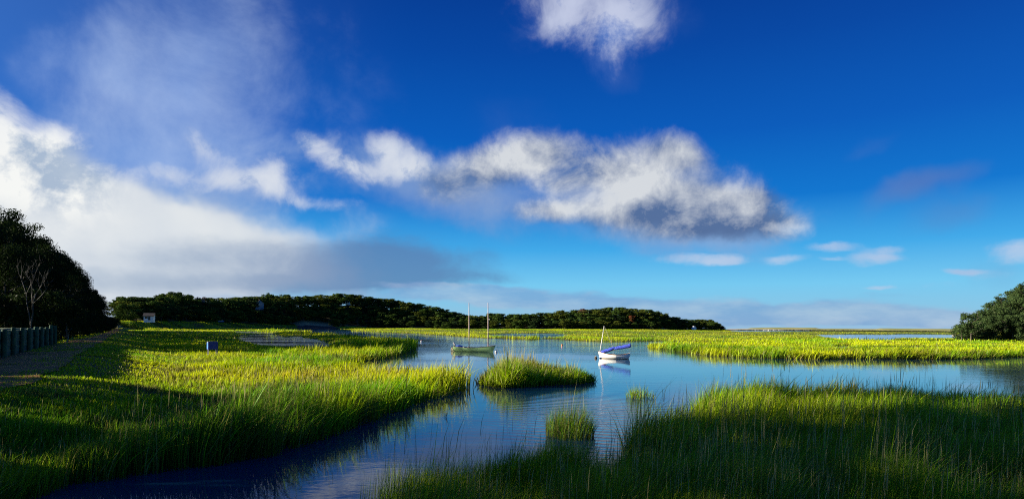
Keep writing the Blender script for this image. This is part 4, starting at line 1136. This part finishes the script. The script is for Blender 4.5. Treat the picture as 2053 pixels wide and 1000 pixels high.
# mooring buoy at the bow
def buoy(px, py, r, mt, label, name_='mooring_buoy', top=None, rope_to=None):
    c0 = at(px, py, 0); e = empty(name_, (c0.x, c0.y, 0)); tag(e, label, 'buoy')
    m = MB(); m.sphere((0, 0, r * .45), r, sq=(1, 1, .92)); m.build('float', mt, e, smooth=True)
    m = MB()
    if top is not None:
        m.sphere((0, 0, r * 1.25), r * .5, sq=(1, 1, .7)); m.build('cap', top, e, smooth=True)
    m = MB(); m.tube([(0, 0, r * 1.3), (0, 0, r * 1.62)], r * .14, 6); m.build('ring', M_BLACK, e)
    return e
M_ORANGE = mat('orange_plastic', (0.80, 0.22, 0.03), .4, .15, 8, 0); M_YELLOW = mat('yellow_plastic', (0.75, 0.55, 0.03), .4, .15, 8, 0); M_RED = mat('red_band', (.55, .06, .04), .4, .1, 8, 0)
M_DKROPE = mat('dark_wet_wood', (.07, .055, .03), .5, .4, 8, .2)
buoy(994.5, 706, .17, M_WHITEPAINT, 'white round mooring ball off the bow of the green boat', top=M_DKROPE)
buoy(845, 684.5, .20, M_WHITEPAINT, 'white mooring ball with a red top near the grassy point', top=M_RED)
buoy(1127, 692, .15, M_ORANGE, 'orange mooring buoy floating between the two sailboats')
buoy(984, 677.5, .22, M_YELLOW, 'small yellow buoy by the far marsh edge above the green boat')
buoy(1194.5, 718, .15, M_DKROPE, 'dark mooring ball beside the bow of the white sailboat', top=M_BOOT)

# white peapod, bow to the left
wb = at(1231, 718.5, 0)
w_ = empty('sailing_dinghy', (wb.x, wb.y, 0), R(180 - 14)); tag(w_, 'white sailing dinghy with its sail furled in a blue cover', 'sailboat')
Lw = 63 * wb.y / F
shW = lambda t: .40 + (.30 * ((t - .45) / .55) ** 1.9 if t > .45 else .17 * ((.45 - t) / .45) ** 1.8)
kW = lambda t: -.12 + .04 * abs(t - .5) * 2
plW = lambda t: (.45 + .55 * min(1, t / .42) ** .75 if t < .42 else max(0.0, 1 - ((t - .42) / .58) ** 2.0))
out = make_hull(Lw, 1.25, shW, kW, plW, .14, .16, shape=2.3)
inn = make_hull(Lw, 1.25, shW, kW, plW, .14, .16, shape=2.3, inset=.035, floor=.02)
m = MB(); m.loft(out); m.f.append(tuple(range(len(out[0])))[::-1]); m.build('hull', M_WHITEPAINT, w_, smooth=False)
m = MB(); m.loft([r_[::-1] for r_ in inn]); m.f.append(tuple(range(len(inn[0])))[::-1]); m.build('inner_hull', M_VARN, w_)
rail(out, inn, .025, .03, 'gunwale', M_VARN, w_, -.005)
m = MB(); m.box((out[0][0].x + .03, 0, shW(0) / 2 + .1), (.04, .5, shW(0) - .12)); m.build('transom', M_WHITEPAINT, w_)
# boot stripe: strip proud of the hull at the waterline
sec = []
for r_ in out[1:-1]:
    k = len(r_)
    left = r_[:k // 2 + 1]; rgt = r_[k // 2:][::-1]
    row = []
    for half_ in (left, rgt):
        zs = [p.z for p in half_]; ys = [p.y for p in half_]; xs = [p.x for p in half_]
        for zz in (.05, -.02):
            row.append(Vector((np.interp(-zz, [-z for z in zs], xs), np.interp(-zz, [-z for z in zs], ys) * 1.012 + (.003 if half_ is rgt else -.003), zz)))
    sec.append(row)
m = MB()
m.loft([[a[0], a[1]] for a in sec]); m.loft([[a[2], a[3]] for a in sec])
m.build('boot_stripe', M_BOOT, w_)
for t in (.22, .48, .74):
    i = int(t * 26); m = MB(); m.box((inn[i][0].x, 0, .33 + (.05 if t > .7 else 0)), (.2, abs(inn[i][0].y) * 1.85, .03)); m.build('thwart', M_VARN, w_)
# local frame: bow is +x, which points left in the picture
def wl(px, py):  # photo pixel -> local x,z in the boat's centre plane
    return -(px - 1231) * wb.y / F / math.cos(R(14)), (718.5 - py) * wb.y / F
def W(px, py, y=0): x, z = wl(px, py); return Vector((x, y, z))
m = MB(); m.tube([W(1202.6, 714), W(1207, 684), W(1211.3, 653)], [.045, .042, .026], 10); ms = m.build('mast', M_PALESPAR, w_, smooth=True)
m = MB(); m.tube([W(1212, 655), W(1229, 696)], .009, 5); m.tube([W(1229, 696), W(1229, 711)], .008, 5); m.tube([W(1211.3, 654), W(1205, 700, .1)], .006, 5); m.build('rigging', M_ROPE, w_)
m = MB(); m.tube([W(1206, 709), W(1231, 701), W(1262, 695.5)], .03, 8); m.build('boom', M_DKVARN, w_, smooth=True)
def cover(pts, rads, name_):
    m = MB(); rs2 = np.random.default_rng(4); rings = []
    P = [Vector(p) for p in pts]
    n = 16; mfold = 24
    for i in range(mfold + 1):
        t = i / mfold * (len(P) - 1); k = min(int(t), len(P) - 2); f_ = t - k
        c_ = P[k].lerp(P[k + 1], f_); r0 = rads[k] * (1 - f_) + rads[k + 1] * f_
        ax = (P[k + 1] - P[k]).normalized(); up = Vector((0, 1, 0)).cross(ax).normalized();
        if up.z < 0: up = -up
        ring = []
        for j in range(n):
            th = 2 * math.pi * j / n
            rr_ = r0 * (1 + .10 * math.sin(th * 3 + i * .9) + .07 * math.sin(i * 1.9 + th * 2) + rs2.normal(0, .03))
            ring.append(c_ + up * math.sin(th) * rr_ * (1.15 if math.sin(th) > 0 else .85) + Vector((0, 1, 0)) * math.cos(th) * rr_ * .62)
        rings.append(ring)
    m.loft(rings, closed=True, cap=True); return m.build(name_, M_BLUE, w_, smooth=True)
cover([W(1205.5, 707), W(1212, 704.8), W(1222, 701.5), W(1231.5, 696.5)], [.12, .17, .165, .12], 'sail_cover')
cover([W(1230.5, 698), W(1235, 698), W(1250, 695.2), W(1263, 692)], [.10, .165, .175, .185], 'sail_cover')

# ------------------------------------------------------------------ blue fly trap on legs
tb = atd(426, 700, 56)
bx = empty('box_trap', (tb.x, tb.y, zat(tb.x, tb.y)), R(38)); tag(bx, 'dark blue box on thin legs standing in the marsh grass', 'box trap')
zb0 = tb.z - bx.location.z
Wd, Dp, Hh = .80, .46, 15.0 * 56 / F
M_TRAP = mat('blue_painted_panel', (0.004, 0.025, 0.22), .55, .3, 4, .05); M_TRAP_LIT = mat('sunlit_blue_panel', (0.03, 0.20, 0.75), .5, .2, 4, .05)
m = MB(); m.box((0, 0, zb0 + Hh / 2), (Wd, Dp, Hh)); body = m.build('body', M_TRAP, bx, bevel=.008)
m = MB(); m.box((0, 0, zb0 + Hh + .014), (Wd + .04, Dp + .04, .025)); m.build('lid', M_TRAP, bx)
for sy in (-1, 1):
    m = MB(); m.box((-Wd / 2 - .009, sy * Dp * .245, zb0 + Hh / 2 - .01), (.015, Dp * .40, Hh * .84)); m.build('lit_end_panel', M_TRAP_LIT, bx)  # lighter blue sheets imitate sun on the left end of the darker body
m = MB(); m.box((-Wd / 2 - .022, 0.0, zb0 + Hh - .035), (.012, Dp * .3, .05)); m.build('notice', M_WHITEPAINT, bx)
M_LEG = mat('grey_leg_wood', (.22, .22, .25), .8, .3, 5, .1)
for sx in (-1, 1):
    for sy in (-1, 1):
        m = MB(); m.box((sx * (Wd / 2 - .05), sy * (Dp / 2 - .04), zb0 / 2 - .1), (.05, .05, zb0 + .2)); m.build('leg', M_LEG, bx)

# ------------------------------------------------------------------ little buildings
M_CLAP = mat('white_clapboard', (.74, .75, .76), .7, .1, 3, .05); M_ROOFD = mat('dark_roof', (.09, .075, .06), .9, .3, 3, .3); M_ROOFO = mat('orange_roof', (.42, .22, .11), .85, .3, 2, .2)
M_GLASS = mat('dark_glass', (.03, .04, .05), .1, .1, 5, 0, spec=.8); M_SHING = mat('grey_shingle', (.33, .32, .33), .85, .3, 2, .2); M_DOOR = mat('dark_door', (.05, .05, .05), .6, .2, 4, 0)
def house(name_, c0, rz, w, d, h, rh, wallm, roofm, label, wins, doors=(), chimney=False):
    e = empty(name_, c0, rz); tag(e, label, 'building')
    m = MB(); m.box((0, 0, h / 2 - .5), (w, d, h + 1))
    # gables on the x ends
    for sx in (-1, 1):
        b = len(m.v); x = sx * w / 2
        m.v += [(x, -d / 2, h), (x, d / 2, h), (x, 0, h + rh), (x - sx * .2, -d / 2, h), (x - sx * .2, d / 2, h), (x - sx * .2, 0, h + rh)]
        m.f += [(b, b + 1, b + 2), (b + 3, b + 4, b + 5), (b, b + 2, b + 5, b + 3), (b + 1, b + 2, b + 5, b + 4)]
    m.build('wall', wallm, e)
    o_ = .35; k = rh / (d / 2); m = MB(); th = .18
    prof = [(-d / 2 - o_, h - k * o_ + .03), (0, h + rh + .03), (d / 2 + o_, h - k * o_ + .03), (d / 2 + o_, h - k * o_ + .03 + th), (0, h + rh + .03 + th), (-d / 2 - o_, h - k * o_ + .03 + th)]
    m.loft([[(-w / 2 - o_, y, z) for y, z in prof], [(w / 2 + o_, y, z) for y, z in prof]], closed=True, cap=True)
    rf = m.build('roof', roofm, e)
    if chimney:
        m = MB(); m.box((w * .2, 0, h + rh + .3), (.6, .6, 1.3)); m.build('chimney', M_ROOFO, rf)
    for (side, x, z, ww, wh) in wins:
        m = MB(); f_ = MB()
        if side == 'f': m.box((x, -d / 2 - .02, z), (ww, .05, wh)); f_.box((x, -d / 2 - .035, z), (ww + .16, .03, wh + .16))
        elif side == 'e': m.box((w / 2 + .02, x, z), (.05, ww, wh)); f_.box((w / 2 + .015, x, z), (.03, ww + .16, wh + .16))
        else: m.box((-w / 2 - .05, x, z), (.05, ww, wh)); f_.box((-w / 2 - .015, x, z), (.03, ww + .16, wh + .16))
        if side == 'f':
            m = MB(); m.box((x, -d / 2 - .06, z), (ww, .03, wh))
        wd_ = f_.build('window', M_WHITEPAINT, e); m.build('pane', M_GLASS, wd_)
    for (x, ww, wh) in doors:
        m = MB(); m.box((x, -d / 2 - .03, wh / 2), (ww, .06, wh)); m.build('door', M_DOOR, e)
    return e
s0 = atd(299.5, 641.5, 285)
house('boat_shed', (s0.x, s0.y, s0.z), R(18), 3.9, 3.2, 1.9, 1.1, M_CLAP, M_ROOFD, 'small white shed with dark roof at the marsh edge below the wooded hill', [('f', -.9, 1.15, 1.1, .8)], [(.25, .9, 1.6)])
Yh = 504; h0 = atd(519, 619, Yh)
house('hill_house', (h0.x, h0.y, h0.z), R(-62), 9, 6.5, 4.3, 2.6, M_SHING, M_ROOFO, 'grey house with orange roof peeking from the trees high on the hill', [('f', -2.6, 3.2, 1.1, 1.3), ('f', 0, 3.2, 1.1, 1.3), ('f', 2.6, 3.2, 1.1, 1.3), ('w', 0, 4.6, 1.3, 1.4), ('w', -1.6, 2.2, 1.0, 1.3), ('w', 1.6, 2.2, 1.0, 1.3), ('e', 0, 3.2, 1.2, 1.4)], chimney=True)
h1 = atd(697, 609, 590)
house('hill_house', (h1.x, h1.y, h1.z), R(70), 3.4, 2.6, 2.6, 1.4, M_CLAP, M_ROOFD, 'sliver of a white house among the trees on the hill crest', [('e', 0, 1.6, .8, 1.1), ('w', 0, 1.6, .8, 1.1)])
h2 = at(1391.5, 660.3, 1.2); h2 = atd(1391.5, 660, 640)
house('beach_cottage', (h2.x, h2.y, h2.z - .1), R(-68), 3.4, 2.7, 1.6, 1.5, M_CLAP, M_CLAP, 'tiny white gabled cottage at the foot of the hill near its right end', [('w', 0, 1.1, .5, .6)])

# small skiffs far away
M_SKIFFB = mat('blue_hull', (.04, .10, .35), .4, .2, 3, 0); M_TARP = mat('yellow_tarp', (.70, .48, .10), .6, .2, 3, .1)
def skiff(px, py, Y, L, mt, rz, label, group=None, coverm=None, canopy=False):
    c0 = atd(px, py, Y); e = empty('skiff', (c0.x, c0.y, c0.z), rz); tag(e, label, 'boat', group)
    sh_ = lambda t: .55 + .35 * t ** 2; k_ = lambda t: -.1; pl_ = lambda t: (.8 + .2 * t if t < .4 else max(0, 1 - ((t - .4) / .6) ** 2.2) * .88 + .0)
    o_ = make_hull(L, L * .36, sh_, k_, pl_, .05, .4, n=14, nseg=6, shape=3)
    i_ = make_hull(L, L * .36, sh_, k_, pl_, .05, .4, n=14, nseg=6, shape=3, inset=.06, floor=.1)
    m = MB(); m.loft(o_); m.f.append(tuple(range(len(o_[0])))[::-1]); m.build('hull', mt, e)
    m = MB(); m.loft([q[::-1] for q in i_]); m.build('inner_hull', M_WHITEPAINT, e)
    if coverm:
        m = MB(); m.loft([[Vector(q[0]) + Vector((0, 0, .04)), (Vector(q[0]) + Vector(q[-1])) / 2 + Vector((0, 0, .35)), Vector(q[-1]) + Vector((0, 0, .04))] for q in o_[1:12]]); m.build('tarp', coverm, e)
    m = MB(); m.box((-L / 2 - .15, 0, .6), (.3, .3, .7)); m.build('outboard_motor', M_BLACK, e, bevel=.04)
    if canopy:
        m = MB(); m.box((.0, 0, 1.1), (.9, .7, 1.0), None, .7); m.build('console', M_WHITEPAINT, e, bevel=.03)
    return e
skiff(443.5, 645.2, 395, 3.6, M_SKIFFB, R(10), 'small blue skiff under a yellow tarp pulled up below the hill', coverm=M_TARP)
for k, (px, Lk, rz) in enumerate(((1508, 6.0, 20), (1514, 6.6, -14), (1527, 6.0, 8), (1534, 7.0, 175), (1541, 6.2, 30), (1551, 6.4, -8), (1562, 6.0, 12), (1575, 6.0, 170))):
    q = at(px, 662.1 if px < 1520 else 662.6, 0.0)
    skiff(px, yh(px) + 3.75 - .15 * (k % 2), 1068 + 12 * (k % 3), Lk, M_WHITEPAINT, R(rz), 'white motorboat in the far anchorage before the dunes', 'motorboats in the far anchorage', canopy=True)

# driftwood rocks at the right point
M_ROCK = mat('pale_rock', (.42, .36, .30), .9, .4, 1.5, .5)
for k, (px, py, sx, sz) in enumerate(((1914, 673, 1.6, .5), (1922, 672.4, 1.0, .65), (1930, 673.4, 1.8, .5))):
    c0 = at(px, py, 0.0); m = MB(); rs3 = np.random.default_rng(k + 3)
    m.sphere((0, 0, 0), 1, 9, 7); m.v = [(x * sx * (1 + rs3.normal(0, .1)), y * .9, z * sz * (1 + rs3.normal(0, .12))) for x, y, z in m.v]
    o = m.build('shore_rock', M_ROCK); o.location = (c0.x, c0.y, .15)
    tag(o, ['leftmost flat pale rock off the right wooded point', 'smaller upright pale rock in the middle off the right wooded point', 'long low pale rock nearest the oaks of the right point'][k], 'rock')
